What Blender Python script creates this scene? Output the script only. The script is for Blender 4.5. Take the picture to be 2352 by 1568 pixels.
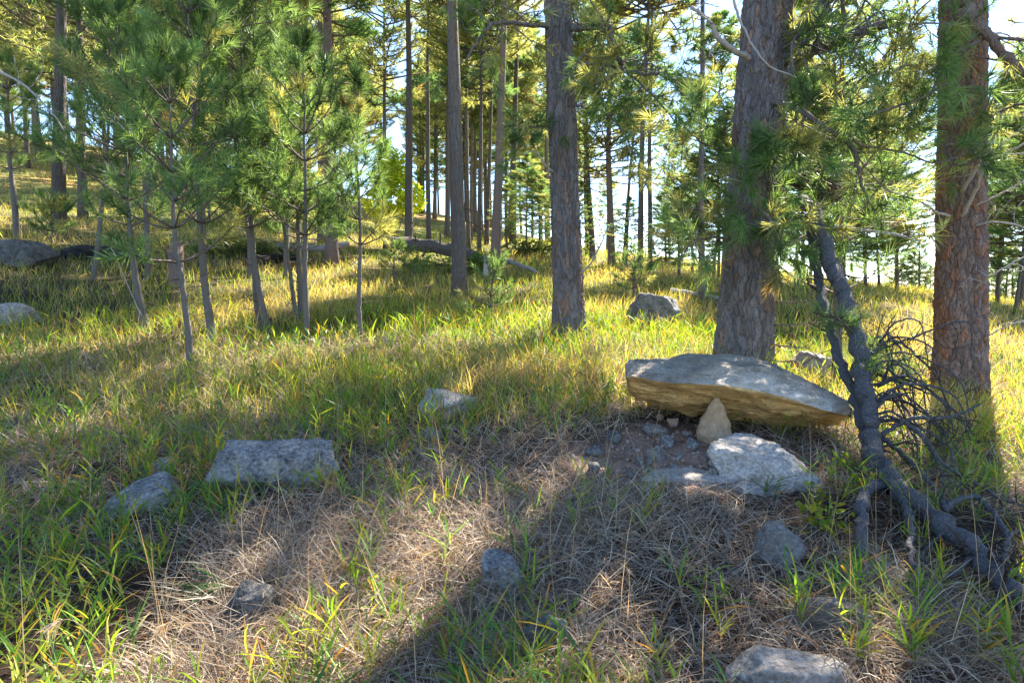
import bpy, math
import numpy as np
from mathutils import Vector, Quaternion

for o in list(bpy.data.objects):
    bpy.data.objects.remove(o)
S = bpy.context.scene
COL = S.collection

# ------------------------------------------------------------------ camera, sky, sun, exposure
PITCH = math.radians(4.5)
CAM = np.array([0.0, 0.0, 1.6])
F = 1568.0                                   # focal length in units of a 2352 x 1568 picture
cd = bpy.data.cameras.new('camera'); cam = bpy.data.objects.new('camera', cd); COL.objects.link(cam)
cam.location = CAM; cam.rotation_euler = (math.pi / 2 - PITCH, 0, 0)
cd.sensor_width = 36; cd.lens = 24; cd.clip_start = 0.05; cd.clip_end = 8000
S.camera = cam

SUN_AZ, SUN_EL = math.radians(31), math.radians(42)
world = bpy.data.worlds.new('World'); S.world = world; world.use_nodes = True
wn = world.node_tree; bg = wn.nodes['Background']
sky = wn.nodes.new('ShaderNodeTexSky'); sky.sky_type = 'NISHITA'; sky.sun_disc = False
sky.sun_elevation = SUN_EL; sky.sun_rotation = SUN_AZ; sky.altitude = 1500
sky.air_density = 1.0; sky.dust_density = 0.15; sky.ozone_density = 3.0
wn.links.new(sky.outputs[0], bg.inputs[0]); bg.inputs[1].default_value = 0.095
sd = bpy.data.lights.new('sun', 'SUN'); sun = bpy.data.objects.new('sun', sd); COL.objects.link(sun)
sd.energy = 5.0; sd.angle = math.radians(0.53); sd.color = (1.0, 0.92, 0.80)
SUNV = Vector((math.sin(SUN_AZ) * math.cos(SUN_EL), math.cos(SUN_AZ) * math.cos(SUN_EL), math.sin(SUN_EL)))
sun.rotation_euler = SUNV.to_track_quat('Z', 'Y').to_euler(); sun.location = (10, 16, 20)

S.view_settings.view_transform = 'Standard'; S.view_settings.look = 'None'
S.view_settings.exposure = 2.4; S.view_settings.gamma = 1.0; S.view_settings.use_curve_mapping = False
cy = S.cycles
cy.max_bounces = 8; cy.diffuse_bounces = 4; cy.glossy_bounces = 2; cy.transmission_bounces = 6
cy.caustics_reflective = False; cy.caustics_refractive = False
cy.use_denoising = True
try:
    cy.denoiser = 'OPENIMAGEDENOISE'; cy.denoising_input_passes = 'RGB_ALBEDO_NORMAL'; cy.denoising_prefilter = 'ACCURATE'
except Exception:
    pass
cy.sample_clamp_indirect = 6.0
S.render.filter_size = 0.95

# ------------------------------------------------------------------ numeric helpers
rng = np.random.default_rng(11)
def hsh(ix, iy, iz, seed=0):
    n = (ix.astype(np.int64) * 374761393 + iy.astype(np.int64) * 668265263 + iz.astype(np.int64) * 2147483647 + seed * 974711) & 0xffffffff
    n = ((n ^ (n >> 13)) * 1274126177) & 0xffffffff
    n = ((n ^ (n >> 15)) * 2246822519) & 0xffffffff
    return ((n ^ (n >> 16)) & 0xffffff) / float(0xffffff)
def vnoise(p, seed=0):
    p = np.asarray(p, float); i = np.floor(p).astype(np.int64); f = p - i; f = f * f * (3 - 2 * f)
    r = 0
    for a in (0, 1):
        for b in (0, 1):
            for c in (0, 1):
                w = (f[..., 0] if a else 1 - f[..., 0]) * (f[..., 1] if b else 1 - f[..., 1]) * (f[..., 2] if c else 1 - f[..., 2])
                r = r + w * hsh(i[..., 0] + a, i[..., 1] + b, i[..., 2] + c, seed)
    return r * 2 - 1
def fbm(p, oct=4, seed=0, gain=0.5):
    p = np.asarray(p, float); a = 1; r = 0
    for k in range(oct):
        r = r + a * vnoise(p, seed + k * 17); p = p * 2.03; a *= gain
    return r
def P3(x, y, z=0.0):
    x = np.asarray(x, float); y = np.asarray(y, float)
    return np.stack([x, y, np.zeros_like(x) + z], -1)
def unit(v):
    v = np.asarray(v, float); return v / (np.linalg.norm(v, axis=-1, keepdims=True) + 1e-12)
cp, sp = math.cos(PITCH), math.sin(PITCH)
def ray(u, v):
    a = (u - 1176) / F; b = (784 - v) / F
    return np.array([a, cp + b * sp, -sp + b * cp])
def px(u, v, Y):
    """point of the place seen at (u, v) of the photograph, Y metres ahead"""
    d = ray(u, v); return CAM + d * (Y / d[1])

# ------------------------------------------------------------------ terrain: heights surveyed from the photograph
CTRL = [(1176,1568,2.4),(0,1568,2.5),(2352,1568,2.35),(1176,1250,3.45),(300,1250,3.6),(2100,1250,3.5),(1650,1060,4.65),(1650,1150,4.05),(620,1130,4.3),(100,1130,4.5),(1100,1000,5.2),
        (1700,855,7.2),(2205,925,7.4),(2352,960,6.6),(440,850,7.9),(60,850,7.8),(1305,772,9.2),(335,757,10.0),(610,762,9.8),(828,772,9.5),(0,740,10.5),
        (1057,682,15.0),(762,607,20.0),(1137,606,23.0),(938,575,25.0),(1178,555,31.0),(60,610,14.5),(400,640,15.0),(135,520,20.0),(20,450,28.0),
        (985,556,33.0),(1100,582,30.0),(1405,608,26.0),(1470,624,23.0),(1613,692,14.0),(1560,603,36.0),(1921,890,7.2),(2000,690,16.0),(2300,695,26.0),(2352,760,14.0),(1950,652,28.0),(560,505,30.0),(1250,590,36)]
_pts = [tuple(px(*c)) for c in CTRL]
_pts += [(-40,30,9.5),(-55,60,18),(-25,60,12),(0,60,6.5),(16,50,2.5),(34,40,-1.0),(40,20,-2.5),(30,0,-2),(-40,0,4.5),(-14,0,1.6),(9,0,-0.5),(0,0,0),(-5,-6,0),(6,-8,-1.0),(0,-30,-3),(30,-30,-5),(-40,-30,3),(12,65,3.0),(-8,0,0.8)]
_pts = np.array(_pts)
def _U(d): return np.where(d > 1e-9, d * d * np.log(d + 1e-12), 0.0)
def _fit(P, lam=0.4):
    n = len(P); D = np.linalg.norm(P[:, None, :2] - P[None, :, :2], axis=-1)
    A = np.zeros((n + 3, n + 3)); A[:n, :n] = _U(D) + lam * np.eye(n)
    Q = np.c_[np.ones(n), P[:, :2]]; A[:n, n:] = Q; A[n:, :n] = Q.T
    return np.linalg.solve(A, np.r_[P[:, 2], 0, 0, 0])
_W = _fit(_pts)
def H(x, y):
    x = np.asarray(x, float); y = np.asarray(y, float); sh = x.shape
    xf = x.ravel(); yf = y.ravel(); out = np.empty(len(xf))
    for k in range(0, len(xf), 60000):
        a = xf[k:k+60000]; b = yf[k:k+60000]
        r = np.hypot(a, b); s = np.minimum(1, 75 / np.maximum(r, 1e-6)); ac = a * s; bc = b * s
        D = np.hypot(ac[:, None] - _pts[None, :, 0], bc[:, None] - _pts[None, :, 1])
        z = _U(D) @ _W[:-3] + _W[-3] + _W[-2] * ac + _W[-1] * bc
        t = np.clip((r - 62) / 500, 0, 1); z = z * (1 - t) ** 2 - 60 * (t * t * (3 - 2 * t))
        near = np.clip(1 - r / 60, 0, 1)
        q = P3(a, b)
        z = z + near * (0.035 * fbm(q * 1.3, 3, 5) + 0.012 * fbm(q * 6, 2, 9))
        out[k:k+60000] = z
    return out.reshape(sh)
_ys = np.concatenate([np.arange(1.6, 15, 0.02), np.arange(15, 70, 0.1)])
def hit(u, v):
    """where the sight line (u, v) meets the ground"""
    d = ray(u, v); t = _ys / d[1]
    x = d[0] * t; z = CAM[2] + d[2] * t
    below = np.nonzero(z < H(x, _ys))[0]
    Y = _ys[below[0]] if len(below) else 60.0
    x = d[0] * Y / d[1]
    return np.array([x, Y, float(H(np.array([x]), np.array([Y]))[0])])

# ------------------------------------------------------------------ mesh helpers
class MB:
    def __init__(s): s.v = []; s.f = []; s.c = []; s.n = 0
    def add(s, v, f, c=None):
        v = np.asarray(v, float).reshape(-1, 3); f = np.asarray(f, np.int64).reshape(-1, 3)
        if c is None: c = np.ones((len(v), 3)) * 0.5
        c = np.broadcast_to(np.asarray(c, float), (len(v), 3))
        s.v.append(v); s.f.append(f + s.n); s.c.append(c); s.n += len(v)
    def mesh(s, name, mat, smooth=True, off=None):
        v = np.concatenate(s.v); f = np.concatenate(s.f); c = np.concatenate(s.c)
        if off is not None: v = v - np.asarray(off)
        me = bpy.data.meshes.new(name)
        me.vertices.add(len(v)); me.vertices.foreach_set('co', v.astype(np.float32).ravel())
        me.loops.add(len(f) * 3); me.loops.foreach_set('vertex_index', f.astype(np.int32).ravel())
        me.polygons.add(len(f)); me.polygons.foreach_set('loop_start', np.arange(0, len(f) * 3, 3, dtype=np.int32))
        me.polygons.foreach_set('use_smooth', np.full(len(f), smooth))
        at = me.color_attributes.new('Col', 'FLOAT_COLOR', 'POINT')
        at.data.foreach_set('color', np.c_[c, np.ones(len(c))].astype(np.float32).ravel())
        me.update(calc_edges=True); me.materials.append(mat)
        return me
    def build(s, name, mat, parent=None, smooth=True, loc=None):
        off = np.array(parent['_base']) if parent is not None and '_base' in parent else (np.array(loc) if loc is not None else None)
        if parent is not None and parent.parent is not None: off = np.array(parent['_base'])
        o = bpy.data.objects.new(name, s.mesh(name, mat, smooth, off)); COL.objects.link(o)
        if parent is not None:
            o.parent = parent; o['_base'] = list(map(float, parent['_base']))
        elif loc is not None: o.location = loc
        return o
def tag(o, label, cat, group=None):
    o['label'] = label; o['category'] = cat
    if group: o['group'] = group
    return o
def kind(o, k): o['kind'] = k; return o
def thing(name, label, cat, base, group=None):
    o = bpy.data.objects.new(name, None); COL.objects.link(o); o.empty_display_size = 0.2
    o.location = base; o['_base'] = [float(x) for x in base]
    return tag(o, label, cat, group)

def smooth_path(P, n):
    P = np.asarray(P, float); m = len(P)
    if m < 3:
        t = np.linspace(0, 1, n)[:, None]; return P[0] * (1 - t) + P[-1] * t
    E = np.vstack([2 * P[0] - P[1], P, 2 * P[-1] - P[-2]])
    t = np.linspace(0, m - 1 - 1e-6, n); i = t.astype(int); f = (t - i)[:, None]
    a, b, c, d = E[i], E[i + 1], E[i + 2], E[i + 3]
    return 0.5 * ((2 * b) + (-a + c) * f + (2 * a - 5 * b + 4 * c - d) * f ** 2 + (-a + 3 * b - 3 * c + d) * f ** 3)
_ring = {}
def tube(mb, P, R, k=5, col=(.3, .25, .2), rough=0.0, seed=0):
    P = np.asarray(P, float); n = len(P); R = np.broadcast_to(np.asarray(R, float), (n,))
    T = np.gradient(P, axis=0); T = unit(T)
    ref = np.array([0.31, 0.17, 0.93]) if abs(T[0] @ np.array([0.31, 0.17, 0.93])) < 0.9 else np.array([1.0, 0.1, 0])
    A = unit(np.cross(T, ref)); B = np.cross(T, A)
    if k not in _ring:
        th = np.arange(k) * 2 * math.pi / k; _ring[k] = (np.cos(th), np.sin(th))
    c, s = _ring[k]
    rr = R[:, None] * np.ones(k)
    if rough:
        q = np.stack([np.broadcast_to(c * 1.5, (n, k)), np.broadcast_to(s * 1.5, (n, k)), np.broadcast_to((np.arange(n) * 0.45)[:, None], (n, k))], -1)
        rr = rr * (1 + rough * fbm(q + seed * 3.7, 2, seed))
    V = P[:, None, :] + rr[..., None] * (A[:, None, :] * c[None, :, None] + B[:, None, :] * s[None, :, None])
    i = np.arange(n - 1)[:, None] * k; j = np.arange(k)[None, :]; j2 = (j + 1) % k
    q = np.stack([i + j, i + j2, i + k + j2, i + k + j], -1).reshape(-1, 4)
    f = np.concatenate([q[:, [0, 1, 2]], q[:, [0, 2, 3]]])
    V = V.reshape(-1, 3)
    V = np.vstack([V, P[:1], P[-1:]]); m = n * k; jj = np.arange(k)
    f = np.concatenate([f, np.stack([np.full(k, m), (jj + 1) % k, jj], -1), np.stack([np.full(k, m + 1), (n - 1) * k + jj, (n - 1) * k + (jj + 1) % k], -1)])
    mb.add(V, f, col)
def grow(r, p, d, L, n, wob, up=0.0):
    d = np.asarray(d, float) / (np.linalg.norm(d) + 1e-9); out = [np.asarray(p, float)]; st = L / n
    for _ in range(n):
        d = d + r.normal(0, wob, 3); d[2] += up; d = d / np.linalg.norm(d)
        out.append(out[-1] + d * st)
    return np.array(out), d
class Tufts:
    def __init__(s): s.p = []; s.d = []; s.s = []; s.c = []
    def add(s, p, d, sc=1.0, c=(0.08, 0.13, 0.03)): s.p.append(p); s.d.append(d); s.s.append(sc); s.c.append(c)
    def mesh_into(s, mb, n, L, w, back, a0, a1, seed=0, droop=0.15):
        if not s.p: return
        r = np.random.default_rng(seed)
        p = np.array(s.p); d = unit(np.array(s.d)); N = len(p); sc = np.array(s.s); c = np.array(s.c)
        ref = np.where(np.abs(d[:, 2:3]) < 0.9, np.array([[0, 0, 1.0]]), np.array([[1.0, 0, 0]]))
        A = unit(np.cross(d, ref)); B = np.cross(d, A)
        t = r.random((N, n)); ang = np.radians(a1 + (a0 - a1) * t + r.normal(0, 9, (N, n)))   # older needles stand out, new ones point on
        ph = r.random((N, n)) * 2 * math.pi
        dr = np.cos(ang)[..., None] * d[:, None] + np.sin(ang)[..., None] * (np.cos(ph)[..., None] * A[:, None] + np.sin(ph)[..., None] * B[:, None])
        root = p[:, None] - d[:, None] * ((1 - t) * back)[..., None] * sc[:, None, None]
        Ln = L * (0.7 + 0.5 * r.random((N, n))) * sc[:, None]
        side = unit(np.cross(dr, r.normal(0, 1, (N, n, 3))))
        tip = root + dr * Ln[..., None]; tip[..., 2] -= droop * Ln * r.random((N, n))
        hw = (w * (0.7 + 0.6 * r.random((N, n))) / 2)[..., None]
        V = np.stack([root - side * hw, root + side * hw, tip], 2).reshape(-1, 3)
        f = np.arange(N * n * 3).reshape(-1, 3)
        cc = c[:, None, :] * (0.75 + 0.5 * r.random((N, n, 1)))
        mb.add(V, f, np.repeat(cc.reshape(-1, 3), 3, axis=0))

# ------------------------------------------------------------------ materials
def newmat(name):
    m = bpy.data.materials.new(name); m.use_nodes = True; nt = m.node_tree; nt.nodes.clear()
    return m, nt, nt.nodes, nt.links
def N(nodes, t, **kw):
    n = nodes.new(t)
    for k, v in kw.items():
        if k.startswith('i_'):
            n.inputs[k[2:].replace('_', ' ')].default_value = v
        else: setattr(n, k, v)
    return n
def leafmat(name, transl=0.45, rough=0.5, spec=0.25, tint=(1.25, 1.15, 0.6), gain=1.0):
    m, nt, nd, L = newmat(name)
    at = N(nd, 'ShaderNodeAttribute', attribute_name='Col')
    pr = N(nd, 'ShaderNodeBsdfPrincipled'); pr.inputs['Roughness'].default_value = rough; pr.inputs['Specular IOR Level'].default_value = spec
    tr = N(nd, 'ShaderNodeBsdfTranslucent'); mx = N(nd, 'ShaderNodeMixShader'); mx.inputs[0].default_value = transl
    mul = N(nd, 'ShaderNodeMix', data_type='RGBA', blend_type='MULTIPLY'); mul.inputs[0].default_value = 1
    mul.inputs[7].default_value = (tint[0] * gain, tint[1] * gain, tint[2] * gain, 1)
    out = N(nd, 'ShaderNodeOutputMaterial')
    L.new(at.outputs['Color'], pr.inputs['Base Color']); L.new(at.outputs['Color'], mul.inputs[6]); L.new(mul.outputs[2], tr.inputs['Color'])
    L.new(pr.outputs[0], mx.inputs[1]); L.new(tr.outputs[0], mx.inputs[2]); L.new(mx.outputs[0], out.inputs[0])
    return m
def barkmat(name, tint=(1, 1, 1), sc=(14, 14, 3.5), bump=0.6, dist=0.03, cell=(0.22, 0.17, 0.14), flake=(0.36, 0.20, 0.12), grey=(0.30, 0.28, 0.27), amt=0.35):
    m, nt, nd, L = newmat(name)
    tc = N(nd, 'ShaderNodeTexCoord'); mp = N(nd, 'ShaderNodeMapping'); mp.inputs['Scale'].default_value = sc
    L.new(tc.outputs['Object'], mp.inputs[0])
    wn_ = N(nd, 'ShaderNodeTexNoise'); wn_.inputs['Scale'].default_value = 1.7; wn_.inputs['Detail'].default_value = 4
    L.new(mp.outputs[0], wn_.inputs['Vector'])
    ad = N(nd, 'ShaderNodeVectorMath', operation='MULTIPLY_ADD'); ad.inputs[1].default_value = (0.7, 0.7, 0.7)
    L.new(wn_.outputs['Color'], ad.inputs[0]); L.new(mp.outputs[0], ad.inputs[2])
    vo = N(nd, 'ShaderNodeTexVoronoi', feature='DISTANCE_TO_EDGE'); vo.inputs['Scale'].default_value = 1.0
    vc = N(nd, 'ShaderNodeTexVoronoi', feature='F1'); vc.inputs['Scale'].default_value = 1.0
    L.new(ad.outputs[0], vo.inputs['Vector']); L.new(ad.outputs[0], vc.inputs['Vector'])
    fn = N(nd, 'ShaderNodeTexNoise'); fn.inputs['Scale'].default_value = 6; fn.inputs['Detail'].default_value = 6; fn.inputs['Roughness'].default_value = 0.65
    L.new(mp.outputs[0], fn.inputs['Vector'])
    big = N(nd, 'ShaderNodeTexNoise'); big.inputs['Scale'].default_value = 0.45; big.inputs['Detail'].default_value = 3
    L.new(mp.outputs[0], big.inputs['Vector'])
    sep = N(nd, 'ShaderNodeSeparateColor'); L.new(vc.outputs['Color'], sep.inputs[0])
    r1 = N(nd, 'ShaderNodeMapRange'); r1.inputs[1].default_value = 1 - amt; r1.inputs[2].default_value = 1.0
    L.new(sep.outputs[0], r1.inputs[0])
    r2 = N(nd, 'ShaderNodeMapRange'); r2.inputs[1].default_value = 0.38; r2.inputs[2].default_value = 0.62; L.new(fn.outputs[0], r2.inputs[0])
    mA = N(nd, 'ShaderNodeMix', data_type='RGBA'); mA.inputs[6].default_value = (*[a * b for a, b in zip(cell, tint)], 1); mA.inputs[7].default_value = (*[a * b for a, b in zip(grey, tint)], 1)
    L.new(r2.outputs[0], mA.inputs[0])
    mB = N(nd, 'ShaderNodeMix', data_type='RGBA'); mB.inputs[7].default_value = (*[a * b for a, b in zip(flake, tint)], 1)
    mm = N(nd, 'ShaderNodeMath', operation='MULTIPLY'); L.new(r1.outputs[0], mm.inputs[0]); L.new(big.outputs[0], mm.inputs[1])
    L.new(mm.outputs[0], mB.inputs[0]); L.new(mA.outputs[2], mB.inputs[6])
    at = N(nd, 'ShaderNodeAttribute', attribute_name='Col')
    sc2 = N(nd, 'ShaderNodeVectorMath', operation='SCALE'); sc2.inputs['Scale'].default_value = 2.0
    L.new(at.outputs['Color'], sc2.inputs[0])
    mC = N(nd, 'ShaderNodeMix', data_type='RGBA', blend_type='MULTIPLY'); mC.inputs[0].default_value = 1
    L.new(mB.outputs[2], mC.inputs[6]); L.new(sc2.outputs[0], mC.inputs[7])
    pr = N(nd, 'ShaderNodeBsdfPrincipled'); pr.inputs['Roughness'].default_value = 0.85; pr.inputs['Specular IOR Level'].default_value = 0.15
    L.new(mC.outputs[2], pr.inputs['Base Color'])
    e = N(nd, 'ShaderNodeMapRange'); e.inputs[1].default_value = 0; e.inputs[2].default_value = 0.22; L.new(vo.outputs['Distance'], e.inputs[0])
    hsum = N(nd, 'ShaderNodeMath', operation='MULTIPLY_ADD'); hsum.inputs[1].default_value = 0.55; L.new(fn.outputs[0], hsum.inputs[0]); L.new(e.outputs[0], hsum.inputs[2])
    bp = N(nd, 'ShaderNodeBump'); bp.inputs['Strength'].default_value = bump; bp.inputs['Distance'].default_value = dist
    L.new(hsum.outputs[0], bp.inputs['Height']); L.new(bp.outputs[0], pr.inputs['Normal'])
    out = N(nd, 'ShaderNodeOutputMaterial'); L.new(pr.outputs[0], out.inputs[0])
    return m
def rockmat(name, base, dark, light, sc=6.0, strata=0.0, lichen=(0.42, 0.44, 0.40), lamt=0.35, bump=0.5):
    m, nt, nd, L = newmat(name)
    tc = N(nd, 'ShaderNodeTexCoord'); mp = N(nd, 'ShaderNodeMapping'); mp.inputs['Scale'].default_value = (1, 1, 1 + strata)
    mp.inputs['Rotation'].default_value = (0.1, 0.14, 0); L.new(tc.outputs['Object'], mp.inputs[0])
    def noise(s, d=6, r=0.6):
        n = N(nd, 'ShaderNodeTexNoise'); n.inputs['Scale'].default_value = s; n.inputs['Detail'].default_value = d; n.inputs['Roughness'].default_value = r
        L.new(mp.outputs[0], n.inputs['Vector']); return n
    n1, n2, n3 = noise(sc), noise(sc * 5, 8, 0.7), noise(sc * 0.6, 4)
    ra = N(nd, 'ShaderNodeValToRGB'); el = ra.color_ramp.elements
    el[0].position = 0.36; el[0].color = (*dark, 1); el[1].position = 0.64; el[1].color = (*light, 1)
    x = el.new(0.5); x.color = (*base, 1)
    ms = N(nd, 'ShaderNodeMath', operation='MULTIPLY_ADD'); ms.inputs[1].default_value = 0.85
    sb = N(nd, 'ShaderNodeMath', operation='MULTIPLY_ADD'); sb.inputs[1].default_value = 0.45; sb.inputs[2].default_value = -0.15
    L.new(n1.outputs[0], sb.inputs[0]); L.new(n2.outputs[0], ms.inputs[0]); L.new(sb.outputs[0], ms.inputs[2])
    L.new(ms.outputs[0], ra.inputs[0])
    lr = N(nd, 'ShaderNodeMapRange'); lr.inputs[1].default_value = 0.54; lr.inputs[2].default_value = 0.62; lr.inputs[4].default_value = lamt; L.new(n3.outputs[0], lr.inputs[0])
    mL = N(nd, 'ShaderNodeMix', data_type='RGBA'); mL.inputs[7].default_value = (*lichen, 1); L.new(lr.outputs[0], mL.inputs[0]); L.new(ra.outputs[0], mL.inputs[6])
    at = N(nd, 'ShaderNodeAttribute', attribute_name='Col')
    s2 = N(nd, 'ShaderNodeVectorMath', operation='SCALE'); s2.inputs['Scale'].default_value = 2.0; L.new(at.outputs['Color'], s2.inputs[0])
    mC = N(nd, 'ShaderNodeMix', data_type='RGBA', blend_type='MULTIPLY'); mC.inputs[0].default_value = 1
    L.new(mL.outputs[2], mC.inputs[6]); L.new(s2.outputs[0], mC.inputs[7])
    pr = N(nd, 'ShaderNodeBsdfPrincipled'); pr.inputs['Roughness'].default_value = 0.85; pr.inputs['Specular IOR Level'].default_value = 0.2
    L.new(mC.outputs[2], pr.inputs['Base Color'])
    hs = N(nd, 'ShaderNodeMath', operation='MULTIPLY_ADD'); hs.inputs[1].default_value = 0.5; L.new(n2.outputs[0], hs.inputs[0]); L.new(n1.outputs[0], hs.inputs[2])
    bp = N(nd, 'ShaderNodeBump'); bp.inputs['Strength'].default_value = bump; bp.inputs['Distance'].default_value = 0.06
    L.new(hs.outputs[0], bp.inputs['Height']); L.new(bp.outputs[0], pr.inputs['Normal'])
    out = N(nd, 'ShaderNodeOutputMaterial'); L.new(pr.outputs[0], out.inputs[0])
    return m
M_needle = leafmat('pine_needles', 0.5, 0.45, 0.3, (1.6, 1.4, 0.7))
M_far = leafmat('far_pine_needles', 0.56, 0.5, 0.25, (1.7, 1.6, 0.9))
M_grass = leafmat('grass_blade', 0.5, 0.5, 0.3, (1.4, 1.3, 0.45))
M_straw = leafmat('dry_grass', 0.35, 0.6, 0.25, (1.2, 1.0, 0.7))
M_leaf = leafmat('broad_leaf', 0.5, 0.5, 0.25, (1.3, 1.25, 0.5))
M_bark1 = barkmat('grey_pine_bark', sc=(26, 26, 9), bump=0.8, dist=0.02, cell=(0.14, 0.118, 0.11), flake=(0.22, 0.15, 0.115), grey=(0.25, 0.225, 0.215), amt=0.25)
M_bark2 = barkmat('orange_pine_bark', (1.0, 1.0, 1.0), sc=(26, 26, 12), bump=0.8, dist=0.02, cell=(0.17, 0.115, 0.095), flake=(0.29, 0.17, 0.115), grey=(0.28, 0.22, 0.195), amt=0.4)
M_barkf = barkmat('far_pine_bark', sc=(13, 13, 3), bump=0.9, dist=0.04, amt=0.4, cell=(0.14, 0.115, 0.10), grey=(0.22, 0.20, 0.19), flake=(0.25, 0.15, 0.095))
M_barky = barkmat('young_pine_bark', sc=(30, 30, 22), bump=0.5, dist=0.01, cell=(0.11, 0.095, 0.08), grey=(0.20, 0.185, 0.17), flake=(0.17, 0.12, 0.08), amt=0.2)
M_twig = barkmat('twig_bark', sc=(40, 40, 40), bump=0.4, dist=0.005, cell=(0.11, 0.08, 0.065), grey=(0.17, 0.14, 0.125), flake=(0.2, 0.11, 0.07), amt=0.2)
M_dead = barkmat('weathered_deadwood', sc=(30, 30, 30), bump=0.5, dist=0.01, cell=(0.30, 0.27, 0.25), grey=(0.45, 0.42, 0.40), flake=(0.35, 0.27, 0.2), amt=0.15)
M_limb = barkmat('dark_limb_bark', sc=(34, 34, 34), bump=0.8, dist=0.014, cell=(0.06, 0.056, 0.056), grey=(0.17, 0.165, 0.17), flake=(0.09, 0.07, 0.06), amt=0.25)
M_slab = rockmat('layered_sandstone', (0.42, 0.38, 0.33), (0.27, 0.24, 0.20), (0.62, 0.57, 0.50), 9, 3.5, (0.60, 0.57, 0.52), 0.35, 1.0)
M_sand = rockmat('tan_sandstone', (0.42, 0.29, 0.175), (0.34, 0.22, 0.13), (0.50, 0.37, 0.25), 5, 0.0, (0.5, 0.42, 0.33), 0.2, 0.35)
M_pale = rockmat('pale_rock', (0.40, 0.35, 0.30), (0.22, 0.19, 0.17), (0.58, 0.54, 0.48), 8, 0.5, (0.5, 0.47, 0.43), 0.3, 0.9)
M_grey = rockmat('grey_lichen_rock', (0.20, 0.19, 0.18), (0.07, 0.068, 0.07), (0.38, 0.36, 0.33), 9, 0.0, (0.36, 0.35, 0.29), 0.45, 1.0)
M_red = rockmat('red_rock', (0.40, 0.25, 0.18), (0.30, 0.19, 0.14), (0.46, 0.32, 0.25), 9, 0.0, (0.4, 0.3, 0.25), 0.2, 0.4)

# ------------------------------------------------------------------ ground sheet
DC = hit(1600, 1045); DC2 = hit(1690, 1010)
def bare(x, y):
    """how bare the ground is: the scraped soil round the stone table"""
    d = np.hypot((x - DC[0]) / 0.85, (y - DC[1]) / 0.62) + 0.22 * fbm(P3(x, y) * 3, 3, 3)
    return np.clip((1.15 - d) / 0.35, 0, 1)
th = np.concatenate([np.radians(np.linspace(-62, 62, 380)), np.radians(np.linspace(64, 296, 70))])
rr = np.concatenate([np.linspace(0.0, 1.2, 6), 1.2 * (75 / 1.2) ** np.linspace(0, 1, 250)[1:], 75 * (6000 / 75) ** np.linspace(0, 1, 40)[1:]])
gx = rr[:, None] * np.sin(th)[None]; gy = rr[:, None] * np.cos(th)[None]; gz = H(gx, gy)
b = bare(gx, gy)
gz = gz + b * 0.02 * fbm(P3(gx, gy) * 14, 3, 31)
nr, ntf = gx.shape
i = np.arange(nr - 1)[:, None] * ntf; j = np.arange(ntf)[None]; j2 = (j + 1) % ntf
q = np.stack([i + j, i + ntf + j, i + ntf + j2, i + j2], -1).reshape(-1, 4)
g = MB()
pp = P3(gx, gy)
n1 = fbm(pp * 1.7, 4, 71)[..., None]; n2 = fbm(pp * 0.35, 3, 81)[..., None]
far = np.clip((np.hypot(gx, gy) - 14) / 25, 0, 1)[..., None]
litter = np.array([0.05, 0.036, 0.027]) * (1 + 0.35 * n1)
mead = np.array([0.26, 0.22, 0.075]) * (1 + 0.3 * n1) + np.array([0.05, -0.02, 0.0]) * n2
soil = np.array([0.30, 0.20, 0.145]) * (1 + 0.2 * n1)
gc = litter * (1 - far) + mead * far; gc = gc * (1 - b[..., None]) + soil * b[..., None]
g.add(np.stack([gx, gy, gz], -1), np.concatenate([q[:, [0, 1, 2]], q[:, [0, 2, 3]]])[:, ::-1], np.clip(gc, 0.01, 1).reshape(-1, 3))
m, nt, nd, L = newmat('forest_soil')
at = N(nd, 'ShaderNodeAttribute', attribute_name='Col'); pr = N(nd, 'ShaderNodeBsdfPrincipled'); pr.inputs['Roughness'].default_value = 0.95; pr.inputs['Specular IOR Level'].default_value = 0.1
tc = N(nd, 'ShaderNodeTexCoord'); nz = N(nd, 'ShaderNodeTexNoise'); nz.inputs['Scale'].default_value = 38; nz.inputs['Detail'].default_value = 8; nz.inputs['Roughness'].default_value = 0.7
L.new(tc.outputs['Object'], nz.inputs['Vector'])
mr = N(nd, 'ShaderNodeMapRange'); mr.inputs[1].default_value = 0.3; mr.inputs[2].default_value = 0.7; mr.inputs[3].default_value = 0.45; mr.inputs[4].default_value = 1.5; L.new(nz.outputs[0], mr.inputs[0])
sc_ = N(nd, 'ShaderNodeVectorMath', operation='SCALE'); L.new(at.outputs['Color'], sc_.inputs[0]); L.new(mr.outputs[0], sc_.inputs['Scale']); L.new(sc_.outputs[0], pr.inputs['Base Color'])
bp = N(nd, 'ShaderNodeBump'); bp.inputs['Strength'].default_value = 0.8; bp.inputs['Distance'].default_value = 0.03; L.new(nz.outputs[0], bp.inputs['Height']); L.new(bp.outputs[0], pr.inputs['Normal'])
out = N(nd, 'ShaderNodeOutputMaterial'); L.new(pr.outputs[0], out.inputs[0])
ground = kind(g.build('ground', m), 'structure'); ground['label'] = 'sloping forest floor of soil and litter'

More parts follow.
